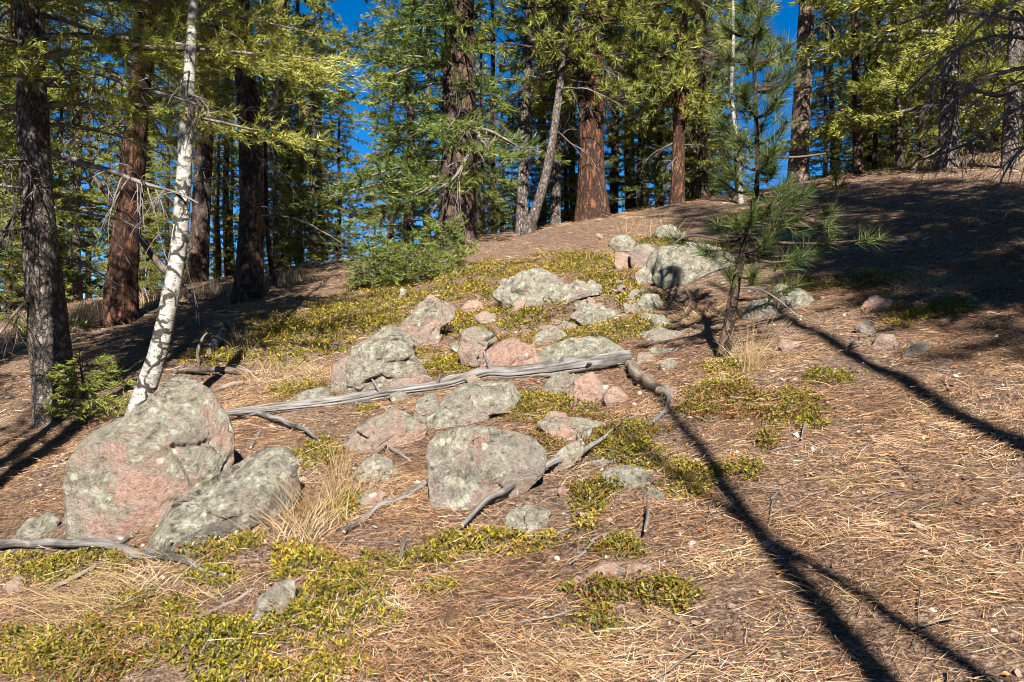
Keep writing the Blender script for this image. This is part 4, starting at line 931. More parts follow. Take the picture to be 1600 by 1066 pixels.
for v0, u, v, dy in sprigs:
    s0 = pt(stem(v0), v0, yp) - np.array(b17); e = pt(u, v, yp + dy) - np.array(b17)
    mid = (s0 + e) / 2 + np.array([0, 0, -0.03])
    mb = MB()
    P = resample([s0, mid, e], 9); add_tube(mb, P, np.linspace(0.011, 0.0055, 9), 6)
    d = nrm(P[-1] - P[-3] + np.array([0, 0, 0.05]))
    C = [P[-1], P[-2]]; D = [d, d]
    if np.linalg.norm(e - s0) > 0.25: C.append(P[-4] + rng.normal(0, 0.02, 3)); D.append(nrm(d + rng.normal(0, 0.3, 3)))
    tufts(mb, rng, np.array(C), np.array(D), 56, 0.13, 0.0036, 1, 0.72, 0.10)
    mb.build('bough', [M['bark_brown'], M['youngpine']], r17)
traced_branch(r17, b17, [(1152, 450, 4), (1185, 452, 3), (1215, 468, 3), (1245, 492, 2), (1272, 504, 1)], yp, yp - 0.25, twigs=4, tl=0.12)
traced_branch(r17, b17, [(1165, 382, 4), (1120, 374, 3), (1090, 368, 3), (1066, 372, 3), (1050, 384, 2)], yp, yp - 0.35, mat='blackwood', twigs=3, tl=0.12)
traced_branch(r17, b17, [(1150, 415, 3), (1115, 425, 3), (1085, 440, 2), (1060, 456, 1)], yp, yp - 0.4, mat='blackwood', twigs=3, tl=0.1)
traced_branch(r17, b17, [(1184, 245, 5), (1240, 246, 4), (1290, 240, 3)], yp, yp - 0.1, mat='blackwood', twigs=3, tl=0.1)
# a bright little pine on the crest
g = Vector((*pt(1306, 260, 11.5)[:2], 0)); g.z = gz(g.x, g.y)
rt = thing('pine_sapling', 'tiny bright pale-green pine sapling on the crest', 'tree', g)
mb = MB(); add_tube(mb, np.array([[0, 0, -0.05], [0.01, 0, 0.15], [0, 0, 0.32]]), np.array([0.02, 0.016, 0.01]), 7); mb.build('trunk', [M['bark_pale']], rt)
mb = MB(); tufts(mb, rng, np.array([[0, 0, 0.36], [0.08, -0.05, 0.25], [-0.1, -0.04, 0.26], [0.0, 0, 0.44]]), nrm(np.array([[0, 0, 1.0], [0.8, -0.3, 0.7], [-0.8, -0.3, 0.7], [0, 0, 1]])), 60, 0.20, 0.008); mb.build('crown', [M['twig'], M['yellowfir']], rt)

# ------------------------------------------------------------------ the wood beyond the crest: shared meshes, single trees
VAR = []
def variant(seed, H, hb, R, n, mat, bk, pine=False, thin=False, **kw):
    rng = np.random.default_rng(seed)
    ax = lambda z: (0.05 * math.sin(z), 0.05 * math.cos(z * 0.8))
    mb = MB(); z = np.linspace(-0.4, H, 26)
    add_tube(mb, np.stack([[ax(q)[0] for q in z], [ax(q)[1] for q in z], z], 1), np.linspace(0.09 if thin else 0.010 * H + 0.02, 0.012, 26), 14, 0, bark_disp(rng, 0.015, flare=0.3))
    tm = mb.mesh('trunk', [M[bk]])
    mb = MB(); (crown_pine if pine else crown_fir)(mb, rng, H, hb, R, n, ax, **kw)
    VAR.append((tm, mb.mesh('crown', [M['twig'], M[mat]])))
kw = dict(bl=0.095, bw=0.027, step=0.085, k=6, gap=0.2, shape=0.6)
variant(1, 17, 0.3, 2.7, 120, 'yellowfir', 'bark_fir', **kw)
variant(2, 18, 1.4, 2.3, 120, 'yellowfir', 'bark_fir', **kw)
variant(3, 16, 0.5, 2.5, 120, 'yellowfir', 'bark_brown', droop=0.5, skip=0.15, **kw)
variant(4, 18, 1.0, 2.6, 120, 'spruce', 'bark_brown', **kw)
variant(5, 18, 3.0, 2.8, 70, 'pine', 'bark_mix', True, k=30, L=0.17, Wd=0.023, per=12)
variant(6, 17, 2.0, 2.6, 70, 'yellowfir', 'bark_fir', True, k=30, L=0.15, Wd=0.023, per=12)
variant(7, 14, 5.6, 1.5, 90, 'fir', 'bark_brown', thin=True, **kw)
LB = {0: 'sunlit yellow-green fir', 1: 'green fir', 2: 'drooping yellow-green fir', 3: 'broad green spruce', 4: 'dark long-needled pine', 5: 'pale green pine', 6: 'bare-stemmed thin fir'}
HERO = [(55, 'the leftmost grey fir'), (205, 'the orange pine'), (290, 'the white aspen'), (320, 'the brown pine trunk'), (388, 'the dark forked pine'), (480, 'the dark forked pine'), (600, 'the sprawling young fir'), (716, 'the big middle spruce'), (820, 'the slender grey trunk'), (925, 'the massive red pine'), (1062, 'the narrow red pine'), (1180, 'the young bent pine'), (1255, 'the clean pale pine'), (1338, 'the dark thin fir'), (1404, 'the slim grey fir pole'), (1485, 'the yellow-green fir'), (1582, 'the bare grey fir')]
_used = {}
def forest_tree(u, y, k, s, rz):
    x = (u - 800) / F * y
    hu, hn = min(HERO, key=lambda q: abs(q[0] - u))
    rel = 'left of' if u < hu - 12 else 'right of' if u > hu + 12 else 'straight behind'
    far = 'farther back' if y > 30 else 'just beyond the crest' if y < 20.5 else 'in the wood'
    lab = ('short ' if s < 0.6 else '') + LB[k] + ' ' + rel + ' ' + hn + ', ' + far
    _used[lab] = _used.get(lab, 0) + 1
    root = thing('pine_tree' if k in (4, 5) else 'spruce_tree' if k == 3 else 'fir_tree', lab, 'tree', (x, y, gz(x, y)), 'trees in the wood beyond the crest')
    root.rotation_euler = (0, 0, rz); root.scale = (s, s, s)
    link('trunk', VAR[k][0], root); link('crown', VAR[k][1], root)
rng = np.random.default_rng(21)
BG = [(-70, 15, 1, 1.0), (-10, 19, 2, 0.9), (28, 26, 0, .8), (70, 21, 0, .75), (118, 17.5, 0, .75), (140, 27, 2, .75), (172, 33, 1, .7), (235, 22, 1, .8), (262, 30, 0, .6), (288, 20, 6, .9), (335, 27, 6, 1), (355, 19, 6, .9), (410, 27, 0, .6), (445, 19, 1, .7), (468, 24, 2, .8), (485, 31, 5, .6), (500, 22, 5, .55), (545, 30, 2, .42), (512, 38, 0, .6), (430, 40, 0, .5),
      (585, 30, 5, .42), (612, 21, 0, .55), (640, 19, 3, .6), (668, 25, 0, .75), (700, 30, 2, .6), (748, 26, 0, .55), (785, 24, 0, .42), (800, 33, 2, .45), (845, 21, 5, .5), (872, 27, 0, .5), (895, 20, 3, .5), (960, 18.5, 4, .55), (985, 22, 3, .8), (1008, 28, 0, .7), (1030, 18, 4, .5), (1085, 19, 1, .9), (1108, 25, 5, .7), (1125, 33, 0, .5), (1098, 17, 3, .5), (1150, 24, 2, .35),
      (1185, 30, 0, .35), (1300, 24, 2, .62), (1312, 29, 6, .9), (1352, 27, 2, .7), (1385, 34, 0, .35), (1420, 18, 0, .7), (1440, 24, 2, 1), (1462, 19, 0, .7), (1510, 22, 0, .7), (1535, 18, 1, .75), (1560, 28, 2, 1.1), (1612, 19, 3, 1), (1650, 15, 2, 1), (1590, 40, 0, 1.2), (1225, 40, 2, .4), (222, 18, 0, .36), (262, 17.5, 2, .32), (340, 18, 0, .36), (362, 20, 2, .40), (430, 17, 0, .34), (452, 18.5, 3, .36), (490, 18, 0, .34), (530, 18.5, 2, .34), (95, 18, 0, .4), (45, 17, 2, .4), (12, 16, 0, .42), (740, 18.5, 2, .34), (850, 18, 0, .34), (885, 19, 2, .36), (1000, 17.5, 3, .34), (1082, 17.5, 0, .32), (1290, 18, 0, .30), (1360, 18, 2, .34), (1395, 17, 0, .32), (1440, 16, 2, .36), (1520, 16, 0, .36), (1555, 17, 2, .4), (1060, 40, 2, 1.2)]
for u, y, k, s in BG: forest_tree(u, y, k, s, float(rng.uniform(0, 6.28)))
# trees out of view around the viewpoint, some added for shade; their shadows reach into the picture
def near_tree(x, y, k, s, label, rz=0.0, group=None):
    root = thing('fir_tree', label, 'tree', (x, y, gz(x, y)), group); root.scale = s if isinstance(s, tuple) else (s, s, s); root.rotation_euler = (0, 0, rz)
    link('trunk', VAR[k][0], root); link('crown', VAR[k][1], root)
near_tree(4.3, -1.0, 6, (1.05, 1.05, 1.1), 'taller slender fir behind the viewpoint shading the right of the slope', 2.2)
near_tree(3.7, 0.2, 6, (0.95, 0.95, 1.0), 'slender fir just outside the right edge beside the viewpoint', 1.1)
near_tree(5.2, 2.4, 6, (0.75, 0.75, 0.9), 'short slender fir outside the right edge', 5.1)
near_tree(4.9, 0.9, 3, 0.38, 'blue-green spruce outside the right edge beside the viewpoint', 2.0)
near_tree(5.6, 0.6, 6, (1.1, 1.1, 1.0), 'slender high-crowned fir outside the right edge', 4.0)
near_tree(4.1, -3.4, 6, (0.8, 0.8, 1.25), 'tall fir well behind the viewpoint', 0.2)
near_tree(4.3, 2.4, 6, (0.8, 0.8, 0.62), 'low slender fir outside the right edge before the young pine', 3.3)
near_tree(6.0, 4.2, 6, (1.2, 1.2, 0.62), 'low slender fir outside the right edge before the bare boughs', 0.4)
near_tree(-3.35, 4.8, 6, (0.9, 0.9, 0.74), 'unseen slender fir added outside the left edge to shade the aspen slope', 0.7)  # unseen blocker, added to throw shade on the slope behind the aspen
near_tree(3.7, 0.9, 6, (0.7, 0.7, 0.7), 'low slender fir beside the viewpoint shading the right middle', 4.4)
near_tree(-3.0, 3.6, 6, (1.15, 1.15, 0.9), 'unseen high fir added outside the left edge to darken the slope', 1.9)  # added out of view to shade the left mid-slope; crown kept above frame
near_tree(6.6, 3.0, 3, 0.48, 'dark spruce outside the right edge shading the crest', 1.5)
near_tree(-6.0, 4.2, 3, 0.6, 'spruce outside the left edge shading the grey fir foot', 0.9)
near_tree(-3.2, 0.9, 0, 0.42, 'small fir outside the left edge near the viewpoint', 0.3)
near_tree(-4.35, 3.1, 0, 0.3, 'small fir outside the left edge below the grey fir', 1.3)
near_tree(-5.95, 8.6, 3, 0.6, 'blue-green spruce beside the grey fir at the left edge', 2.0)
near_tree(-5.7, 0.6, 6, 1.0, 'slender fir outside the left edge shading the ground behind the aspen', 3.0)
# the rest of the wood around and behind the viewpoint
_rb = np.random.default_rng(88)
for _i in range(34):
    _an = math.radians(180 + 3 + 174 * _i / 33.0)
    _d = _rb.uniform(21, 33); _x, _y = _d * math.cos(_an) * 0.8, _d * math.sin(_an) - 1.0
    _k = int(_rb.choice([0, 1, 2, 3, 4])); _s = float(_rb.uniform(0.8, 1.05))
    near_tree(float(_x), float(_y), _k, _s, LB[_k] + ' of the wood behind the viewpoint', float(_rb.uniform(0, 6.28)), 'trees behind the viewpoint')
for _x, _y, _k in ((-13, 4, 1), (-15, 9, 0), (-12, -1, 2), (-16, 14, 3), (13, 3, 1), (14, 8, 0), (12.5, -2, 3), (15, 13, 2), (11, 10, 1), (-11.5, 11, 1)):
    near_tree(_x, _y, _k, 0.85, LB[_k] + ' of the wood outside the frame', _x * 1.0, 'trees beside the frame')
def snag(x, y, H, r0, r1, lean, label, n):
    g = Vector((x, y, gz(x, y)))
    sn = thing('dead_snag', label, 'tree', g)
    z = np.linspace(-0.3, H, 40); ax = lambda q: (lean * q + 0.05 * math.sin(q * 1.1), 0.02 * q)
    mb = MB(); add_tube(mb, np.array([[*ax(q), q] for q in z]), np.linspace(r0, r1, 40), 12, 0, bark_disp(rng, 0.006)); mb.build('trunk', [M['bark_brown']], sn)
    add_dead(sn, rng, n, 2.0, H * 0.95, ax, 0.3, 0.7)
snag(1.36, -1.6, 6.3, 0.085, 0.022, 0.0, 'slender bare snag behind the viewpoint throwing the long thin shadow', 7)
snag(2.5, -1.2, 8.5, 0.09, 0.03, 0.0, 'tall bare snag behind the viewpoint beside the slender one', 6)
snag(2.58, -1.6, 5.6, 0.05, 0.015, -0.28, 'thin leaning dead pole behind the viewpoint', 5)

# ------------------------------------------------------------------ ground cover, needles, grass
def strip(mb, rng, base, d, side, L, Wd, bend, segs, mat=0, taper=True):
    """curved blades: base (n,3), direction d, sideways unit vector, bend vector (n,3)"""
    n = len(base); q = np.linspace(0, 1, segs + 1)
    rows = []
    for s in q:
        c = base + d * (L * s)[:, None] + bend * (L * s * s)[:, None]
        w = (Wd * ((1 - s) if taper else 1.0))[:, None] * side * 0.5
        if taper and s == 1: rows.append(c[:, None])
        else: rows.append(np.stack([c - w, c + w], 1))
    V = np.concatenate(rows, 1); m = V.shape[1]
    o = (np.arange(n) * m)[:, None]
    quads = [o + np.array([2 * i, 2 * i + 1, 2 * i + 3, 2 * i + 2]) for i in range(segs - (1 if taper else 0))]
    V = V.reshape(-1, 3); n0 = mb.n
    mb.add(V, np.concatenate(quads), mat) if quads else mb.add(V, o + np.array([0, 1, 2]), mat)
    if taper and quads: mb.B.append((n0 + o + np.array([2 * segs - 2, 2 * segs - 1, 2 * segs]), mat, np.zeros((0, 2))))
def visible_ground(rng, n, y0, y1, pw=1.0, margin=0.06):
    """points over the part of the slope the photo can see, with a margin"""
    y = (y0 ** pw + (y1 ** pw - y0 ** pw) * rng.random(n)) ** (1 / pw)
    x = (rng.random(n) * 2 - 1) * (0.60 + margin) * y
    return x, y
def in_rock(x, y, grow=0.9):
    hit = np.zeros(len(x), bool)
    for uc, vc, yc, hw, hh in ROCKS:
        xc = (uc - 800) / F * yc
        hit |= ((x - xc) / (hw * grow)) ** 2 + ((y - yc) / (0.75 * hw * grow)) ** 2 < 1
    return hit

# bearberry mats: (u, v, ru, rv, strength) give where each mat lies on the slope
MATS = [(470, 520, 85, 30, 1), (560, 492, 80, 26, 1), (640, 470, 50, 18, .9), (720, 455, 60, 16, .9), (790, 425, 60, 14, .9), (905, 412, 65, 16, 1), (950, 445, 45, 22, 1), (880, 470, 40, 14, .7), (800, 498, 70, 16, .9), (700, 515, 40, 18, .8), (900, 522, 80, 16, .9), (985, 512, 50, 18, .9), (1000, 470, 40, 14, .7),
        (700, 575, 45, 18, 1), (725, 590, 30, 12, .9), (660, 555, 30, 14, .8), (560, 640, 30, 8, .4), (830, 636, 50, 20, 1), (885, 640, 40, 14, .9), (860, 690, 24, 20, .9), (980, 690, 52, 28, 1), (1000, 715, 45, 20, .9), (960, 660, 30, 14, .6), (1130, 622, 55, 28, 1), (1090, 640, 30, 16, .7), (1235, 640, 50, 26, .9), (1200, 690, 30, 14, .6), (1075, 750, 42, 24, 1.1), (1155, 737, 34, 12, .9),
        (500, 712, 32, 20, 1), (545, 790, 24, 24, .7), (60, 892, 70, 22, .9), (150, 880, 50, 18, .9), (185, 832, 30, 10, 1), (235, 808, 34, 10, 1), (290, 778, 36, 10, 1), (345, 745, 34, 10, 1), (300, 862, 50, 16, 1), (370, 842, 44, 16, .9), (470, 880, 55, 22, .9), (540, 935, 62, 40, 1.1), (460, 985, 80, 34, 1.1), (330, 1010, 110, 36, 1.15), (240, 950, 60, 26, .9), (110, 1035, 120, 30, 1.1), (30, 1000, 50, 20, .8), (420, 1050, 120, 26, 1), (180, 985, 60, 20, .8),
        (645, 878, 50, 18, 1), (690, 855, 40, 16, .9), (770, 852, 70, 15, 1), (850, 852, 50, 14, .9), (920, 780, 26, 26, .9), (940, 760, 34, 14, .8), (905, 820, 26, 12, .7), (970, 855, 44, 14, .8), (950, 925, 50, 16, .9), (1035, 932, 44, 20, 1), (935, 975, 40, 20, .9), (670, 918, 44, 14, .8), (590, 885, 40, 16, .9), (1410, 488, 55, 16, 1), (1370, 440, 60, 12, .7), (1480, 480, 50, 14, .6), (1280, 445, 60, 12, .6), (1120, 385, 60, 8, .7), (1020, 378, 30, 6, .9), (1230, 385, 60, 8, .6), (1130, 575, 50, 10, .7), (440, 560, 50, 18, .6), (470, 612, 50, 12, .8), (350, 560, 60, 14, .7), (1300, 590, 50, 12, .5), (1330, 260, 160, 8, .5), (720, 430, 60, 12, .5), (590, 450, 60, 12, .6), (780, 535, 40, 10, .6), (910, 560, 40, 8, .5), (1260, 660, 30, 14, .6), (600, 970, 30, 20, .5), (330, 905, 60, 18, .7)]
def mat_field(x, y, z):
    u, v = project(np.stack([x, y, z], -1))
    p = np.stack([x, y, 0 * x], -1)
    f = np.zeros_like(x)
    for a, b, ru, rv, s in MATS:
        f = np.maximum(f, s * np.exp(-((u - a) / ru) ** 2 - ((v - b) / rv) ** 2))
    return f * (1.0 + 1.5 * fbm(p * 3.2 + 5, 3)) + 0.25 * pnoise(p * 9)
rng = np.random.default_rng(77)
def bearberry(n, y0, y1, leaf, lpp, pw, spread):
    x, y = visible_ground(rng, n, y0, y1, pw)
    z = hfull(x, y); f = mat_field(x, y, z)
    keep = (f > 0.15 + 0.26 * rng.random(n))
    x, y, z, f = x[keep], y[keep], z[keep], f[keep]
    m = len(x)
    hgt = rng.uniform(0.008, 0.048, m) * np.clip(f * 1.3, 0.5, 1.3)
    top = np.stack([x, y, z + hgt], 1)
    lean = rng.normal(0, 0.6, (m, 3)); lean[:, 2] = 1.0; lean = nrm(lean)
    mb = MB()
    st = top - lean * (hgt + 0.03)[:, None]
    strip(mb, rng, st, lean, nrm(np.cross(lean, rng.normal(size=(m, 3)))), hgt + 0.03, np.full(m, 0.0035), np.zeros((m, 3)), 1, 1)
    i = np.repeat(np.arange(m), lpp); k = len(i)
    d = rng.normal(0, 1, (k, 3)); d[:, 2] = np.abs(d[:, 2]) * 0.55 + 0.12; d = nrm(d + lean[i] * 0.25)
    b = top[i] - lean[i] * (rng.random(k) * 0.035)[:, None] + rng.normal(0, spread, (k, 3)) * np.array([1, 1, 0.4])
    s = nrm(np.cross(d, np.array([0, 0, 1.0]) + rng.normal(0, 0.35, (k, 3)))); nn = np.cross(s, d)
    L = leaf * rng.uniform(0.45, 1.3, k)[:, None]
    w = L * 0.23
    V = np.stack([b, b + d * L * 0.62 - s * w + nn * L * 0.08, b + d * L, b + d * L * 0.62 + s * w + nn * L * 0.08], 1).reshape(-1, 3)
    o = (np.arange(k) * 4)[:, None]
    mb.add(V, o + np.array([0, 1, 2, 3]), 0)
    return mb
mb = bearberry(92000, 2.3, 6.5, 0.021, 7, 1.6, 0.010)
c1 = mb.build('bearberry_ground_cover', [M['bearberry'], M['twig']], smooth=False)
tag(c1, 'low yellow-green bearberry mats spreading over the near slope', 'ground cover', kind='stuff')
mb = bearberry(66000, 6.5, 15, 0.032, 7, 1.5, 0.016)
c2 = mb.build('bearberry_ground_cover', [M['bearberry'], M['twig']], smooth=False)
tag(c2, 'golden-green bearberry mats on the far slope above the log', 'ground cover', kind='stuff')

M['flake'] = leaf_mat('bark_flake', [(0.0, (0.05, 0.03, 0.022)), (0.5, (0.19, 0.12, 0.085)), (1.0, (0.40, 0.33, 0.27))], rough=0.9, transl=0.02, vary=0.9)
# fallen pine needles
mb = MB()
def needles(n, y0, y1, pw, Lm, Wm):
    x, y = visible_ground(rng, n, y0, y1, pw, 0.08)
    p = np.stack([x, y, 0 * x], -1)
    dens = 0.60 + 1.5 * fbm(p * 1.3 + 31, 4, 0.6)
    keep = (rng.random(n) < dens) & ~in_rock(x, y, 0.8)
    x, y = x[keep], y[keep]; z = hfull(x, y); p = p[keep]; m = len(x)
    a = 2.6 * pnoise(p * 0.55 + 60) + rng.normal(0, 0.75, m)
    e = 0.05
    sx = (hfull(x + e, y) - z) / e; sy = (hfull(x, y + e) - z) / e
    dx, dy = np.cos(a), np.sin(a)
    dz = 0.22 * (sx * dx + sy * dy) + 0.78 * (0.17 * dx + 0.238 * dy * (y < 14)) + rng.normal(0, 0.10, m)
    d = nrm(np.stack([dx, dy, dz], 1)); s = nrm(np.cross(d, np.array([0, 0, 1.0]) + rng.normal(0, 0.5, (m, 3))))
    L = Lm * rng.uniform(0.55, 1.2, m); W_ = Wm * rng.uniform(0.7, 1.3, m)
    b = np.stack([x, y, z + 0.004 + np.abs(rng.normal(0, 0.011, m)) + np.where(rng.random(m) < 0.25, 0.03, 0) * np.clip(mat_field(x, y, z) * 1.5, 0, 1)], 1) - d * (L / 2)[:, None]
    bend = np.cross(d, np.array([0, 0, 1.0])) * rng.normal(0, 0.22, m)[:, None] + np.array([0, 0, 1.0]) * rng.normal(-0.05, 0.06, m)[:, None]
    strip(mb, rng, b, d, s, L, W_, bend, 2, 0, True)
needles(185000, 2.1, 7.0, 1.6, 0.105, 0.0022)
needles(34000, 7.0, 17.0, 1.5, 0.17, 0.0060)
o = mb.build('fallen_needles', [M['litter']], smooth=False)
tag(o, 'tan fallen pine needles strewn over the slope', 'needle litter', kind='stuff')

# needles caught on top of the bearberry mats
# thin twigs, grit and leaves
mb = MB()
x, y = visible_ground(rng, 700, 2.2, 12, 1.4); z = hfull(x, y)
for a, b, c in zip(x, y, z):
    an = rng.uniform(0, 6.28); L = rng.uniform(0.08, 0.30); d = np.array([math.cos(an), math.sin(an), 0.17 * math.cos(an) + 0.238 * math.sin(an)])
    P = np.array([a, b, c + 0.008]) + d * (L * np.linspace(0, 1, 4))[:, None] + np.cumsum(rng.normal(0, 0.008, (4, 3)), 0)
    rr = rng.uniform(0.0015, 0.0045)
    add_tube(mb, P, np.linspace(rr, rr * 0.5, 4), 4)
o = mb.build('twig_litter', [M['twig']]); tag(o, 'short dead twigs littering the needle-covered slope', 'twigs', kind='stuff')
def grit_mat():
    t = NT('pale_grit')
    isl = t.t.nodes.new('ShaderNodeNewGeometry').outputs['Random Per Island']
    return t.fin(t.ramp(isl, [(0.0, (0.16, 0.11, 0.09)), (0.4, (0.36, 0.25, 0.20)), (0.75, (0.40, 0.31, 0.26)), (1.0, (0.48, 0.43, 0.38))]), 0.9)
M['grit'] = grit_mat()
mb = MB()
dirs, Fc = ico(1)
x, y = visible_ground(rng, 5200, 2.2, 11, 1.4)
p = np.stack([x, y, 0 * x], -1)
keep = (0.5 + 1.3 * fbm(p * 1.1 + 70, 2) + np.where(x > 0, 0.15, -0.1)) > rng.random(len(x)); x, y = x[keep], y[keep]; z = hfull(x, y)
for a, b, c in zip(x, y, z):
    s = min(0.003 + rng.exponential(0.0038), 0.018); q = dirs * s * rng.uniform(0.6, 1.3, 3) * np.array([1, 1, 0.7]) * (1 + 0.25 * rng.normal(size=(len(dirs), 1)))
    mb.add(q + np.array([a, b, c + s * 0.25]), Fc)
o = mb.build('gravel', [M['grit']], smooth=False); tag(o, 'pale and pink grit scattered over the slope', 'gravel', kind='stuff')
# flakes of bark
mb = MB(); x, y = visible_ground(rng, 5200, 2.2, 9, 1.4); p = np.stack([x, y, 0 * x], -1)
keep = fbm(p * 1.0 + 90, 3) + 0.45 > rng.random(len(x)); x, y = x[keep], y[keep]; z = hfull(x, y); m = len(x)
d = nrm(np.stack([rng.normal(size=m), rng.normal(size=m), rng.normal(0.05, 0.3, m)], 1)); s_ = nrm(np.cross(d, np.array([0, 0, 1.0]) + rng.normal(0, 0.45, (m, 3))))
L = rng.uniform(0.008, 0.03, m)[:, None]; b = np.stack([x, y, z + 0.006], 1)
V = np.stack([b - s_ * L * .3, b + d * L * .5 - s_ * L * .45, b + d * L, b + d * L * .6 + s_ * L * .35, b + s_ * L * .25], 1).reshape(-1, 3)
mb.add(V, (np.arange(m) * 5)[:, None] + np.arange(5))
o = mb.build('bark_flakes', [M['flake']], smooth=False); tag(o, 'brown and grey bark flakes strewn between the needles', 'bark flakes', kind='stuff')
mb = MB()
x, y = visible_ground(rng, 520, 2.2, 9, 1.4); z = hfull(x, y); m = len(x)
d = nrm(np.stack([rng.normal(size=m), rng.normal(size=m), rng.normal(0.1, 0.25, m)], 1)); s = nrm(np.cross(d, np.array([0, 0, 1.0]) + rng.normal(0, 0.4, (m, 3)))); n_ = np.cross(s, d)
L = rng.uniform(0.010, 0.024, m)[:, None]; b = np.stack([x, y, z + 0.014], 1)
V = np.stack([b, b + d * L * .35 - s * L * .42 + n_ * L * .1, b + d * L * .75 - s * L * .3 + n_ * L * .08, b + d * L, b + d * L * .75 + s * L * .3 + n_ * L * .12, b + d * L * .35 + s * L * .42 + n_ * L * .05], 1).reshape(-1, 3)
mb.add(V, (np.arange(m) * 6)[:, None] + np.arange(6))
o = mb.build('fallen_leaves', [M['leaf']], smooth=False); tag(o, 'small orange fallen aspen leaves scattered over the slope', 'leaves', kind='stuff')

# bunchgrass tufts, each one a thing
def tuft(label, u, v, h, w, n, flop=0.8, lean=(0, 0), y=None, wd=0.004, spread=None):
    g = at(u, v) if y is None else Vector(((u - 800) / F * y, y, gz((u - 800) / F * y, y)))
    r = np.random.default_rng(int(u * 7 + v)); mb = MB()
    px = r.normal(0, spread or w * 0.35, n); py = r.normal(0, (spread or w * 0.35) * 0.8, n)
    pz = hfull(g.x + px, g.y + py) - g.z - 0.015
    a = r.uniform(0, 6.28, n)
    d = np.stack([np.cos(a) * 0.55 * flop + px / w * 0.5 + lean[0], np.sin(a) * 0.55 * flop + lean[1], np.ones(n)], 1); d = nrm(d)
    bend = np.stack([d[:, 0] * flop * 0.7, d[:, 1] * flop * 0.7, -0.45 * flop * r.uniform(0.4, 1.4, n)], 1)
    s = nrm(np.cross(d, r.normal(size=(n, 3))))
    strip(mb, r, np.stack([px, py, pz], 1), d, s, h * r.uniform(0.45, 1.1, n), np.full(n, wd), bend, 4)
    o = mb.build('grass_tuft', [M['straw']], None, g, smooth=False)
    return tag(o, label, 'grass tuft', 'dry bunchgrass tufts')
tuft('tall loose straw-coloured grass beside the flat dark-crusted slab', 515, 800, 0.34, 0.22, 190, 0.6, (0.05, 0))
tuft('straw grass sprawling just below the tall loose grass', 470, 835, 0.28, 0.25, 170, 0.9)
tuft('tall thin grass stalks above the tall loose grass', 528, 750, 0.34, 0.10, 40, 0.3)
tuft('wide flattened blonde grass clump below the crooked grey branch', 205, 925, 0.30, 0.34, 280, 1.3, (-0.3, 0))
tuft('blonde grass trailing at the left of the flattened clump', 135, 950, 0.26, 0.24, 150, 1.2, (-0.3, 0))
tuft('pale domed grass tuft beside the thin shadow', 1120, 888, 0.11, 0.14, 200, 1.2)
tuft('greyish small tuft under the flat pink slab', 735, 928, 0.10, 0.16, 170, 1.3)
tuft('small tuft right of the lower bearberry mat', 1000, 985, 0.11, 0.13, 170, 1.2)
tuft('broad blonde tuft at the bottom edge', 880, 1050, 0.15, 0.30, 360, 1.2)
tuft('low spread tuft at the bottom left of the broad blonde one', 700, 1005, 0.12, 0.20, 220, 1.3)
tuft('dry grass fan on the bearberry slope behind the big boulder', 425, 585, 0.30, 0.30, 150, 0.8)
tuft('dry grass beside the wedge-shaped rock', 490, 585, 0.22, 0.24, 150, 1.0)
tuft('tall stalks in the shade behind the big boulder', 385, 560, 0.36, 0.16, 50, 0.6)
tuft('long bent grass between the aspen foot and the grey fir', 178, 650, 0.42, 0.14, 60, 0.8)
tuft('whitish tuft with tall stalks at the young pine foot', 1162, 568, 0.26, 0.10, 90, 0.6)
tuft('tall lone stalks leaning right of the young pine', 1172, 580, 0.5, 0.06, 80, 0.45, (0.2, 0), wd=0.003)
tuft('pale grass on the bare slope below the red pine', 706, 432, 0.35, 0.20, 80, 0.7, wd=0.007)
tuft('grass stalks above the crag', 1032, 370, 0.5, 0.35, 50, 0.5, wd=0.007)
tuft('grass stalks left of the crag top', 975, 362, 0.4, 0.16, 26, 0.4, wd=0.007)
tuft('dark-shaded tuft on the shady right slope', 1432, 452, 0.22, 0.22, 140, 1.0, wd=0.005)
tuft('brown grass clump behind the young pine', 1210, 402, 0.3, 0.32, 200, 0.9, wd=0.006)
tuft('shaded dead grass clump left of the young pine stem', 1095, 492, 0.2, 0.3, 200, 1.0, wd=0.005)
tuft('tuft in dappled shade at the right', 1235, 560, 0.13, 0.22, 180, 1.2)
tuft('pale sprawling tuft in the right foreground', 1330, 760, 0.10, 0.16, 170, 1.3)
tuft('grey-blonde tuft above the thin shadow', 1255, 735, 0.10, 0.15, 150, 1.3)
tuft('sparse tuft beside the second thin shadow', 1275, 840, 0.12, 0.16, 140, 1.2)
tuft('tall blonde grass between the orange pine and grey fir', 130, 500, 0.55, 0.7, 260, 0.5, wd=0.010)
tuft('blonde grass at the left of the orange pine', 60, 530, 0.5, 0.7, 220, 0.5, wd=0.010)
tuft('blonde grass behind the aspen on the skyline', 240, 476, 0.5, 0.6, 170, 0.5, wd=0.010)
tuft('blonde grass right of the dark forked pine', 455, 440, 0.4, 0.6, 150, 0.6, wd=0.010)
tuft('blonde grass at the foot of the brown pine trunk', 335, 458, 0.45, 0.5, 130, 0.5, wd=0.010)
tuft('sunlit golden grass on the crest under the bare boughs', 1500, 262, 0.3, 0.55, 260, 0.7, wd=0.010)
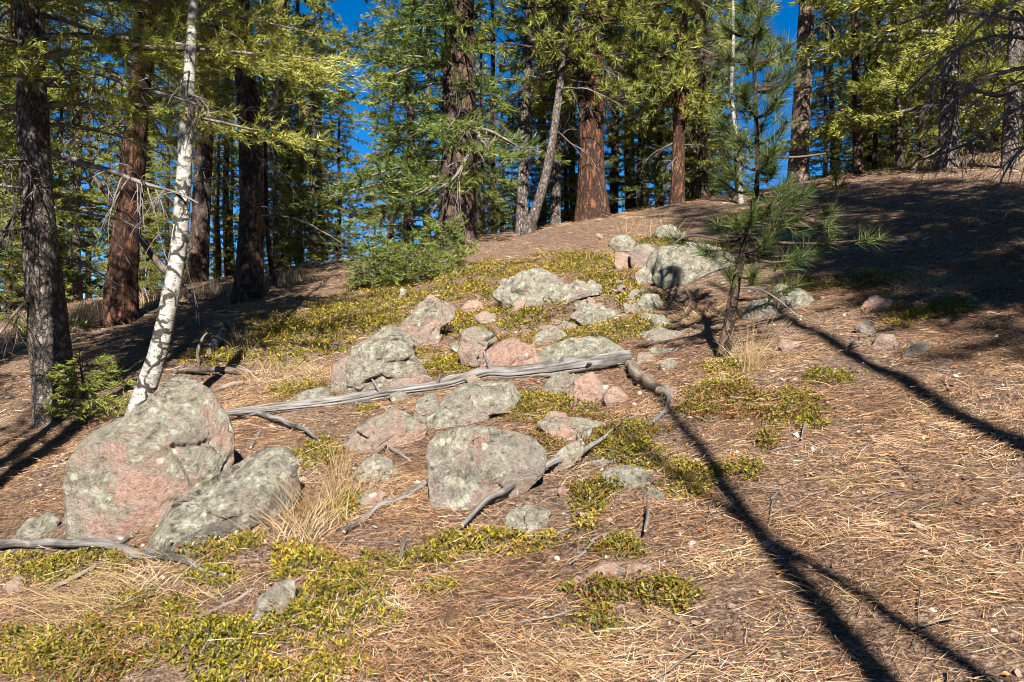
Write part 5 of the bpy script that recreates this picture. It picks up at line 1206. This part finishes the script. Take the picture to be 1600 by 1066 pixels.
tuft('golden grass on the crest at the far right', 1580, 252, 0.3, 0.55, 240, 0.7, wd=0.010)
tuft('dry stalks on the crest near the slim grey fir', 1410, 262, 0.4, 0.3, 90, 0.5, wd=0.009)
# sparse dry grass everywhere else
mb = MB(); n = 26000
x, y = visible_ground(rng, n, 2.2, 16, 1.3); p = np.stack([x, y, 0 * x], -1)
keep = (fbm(p * 1.4 + 12, 3) + 0.16 > rng.random(n) * 0.6) & ~in_rock(x, y); x, y = x[keep], y[keep]; z = hfull(x, y); m = len(x)
a = rng.uniform(0, 6.28, m); d = nrm(np.stack([np.cos(a) * 0.9, np.sin(a) * 0.9, rng.uniform(0.3, 1.0, m)], 1))
L = rng.uniform(0.05, 0.16, m) * (1 + y * 0.04)
strip(mb, rng, np.stack([x, y, z - 0.01], 1), d, nrm(np.cross(d, rng.normal(size=(m, 3)))), L, 0.0022 + 0.0005 * y, np.stack([d[:, 0] * .4, d[:, 1] * .4, -0.4 + 0 * a], 1), 3)
o = mb.build('dry_grass', [M['straw']], smooth=False); tag(o, 'sparse dry grass blades lying over the slope', 'grass', kind='stuff')
tuft('blonde grass fringe along the uphill side of the fallen log', 470, 606, 0.2, 0.3, 160, 1.0)
tuft('pale grass beside the stump fragment in shade', 372, 535, 0.3, 0.3, 90, 0.6)
tuft('dry blonde grass at the uphill edge of the bearberry slope', 545, 470, 0.22, 0.4, 150, 0.9, wd=0.006)
tuft('tan grass mound left of the crag', 948, 400, 0.22, 0.3, 140, 1.0, wd=0.006)
tuft('short blonde tuft below the slab with a brick-red corner', 600, 735, 0.09, 0.18, 150, 1.3)
tuft('blonde tuft between the crooked branch and the lower bearberry', 330, 935, 0.14, 0.2, 150, 1.2)
tuft('faded tuft at the bottom left corner', 90, 985, 0.14, 0.25, 190, 1.2)
tuft('wispy tuft in the right foreground between both shadows', 1330, 930, 0.12, 0.18, 150, 1.2)
tuft('pale spread tuft near the lower right edge', 1480, 905, 0.12, 0.22, 190, 1.3)
tuft('blonde tuft below the cluster of dappled stones', 1450, 640, 0.12, 0.22, 170, 1.2)
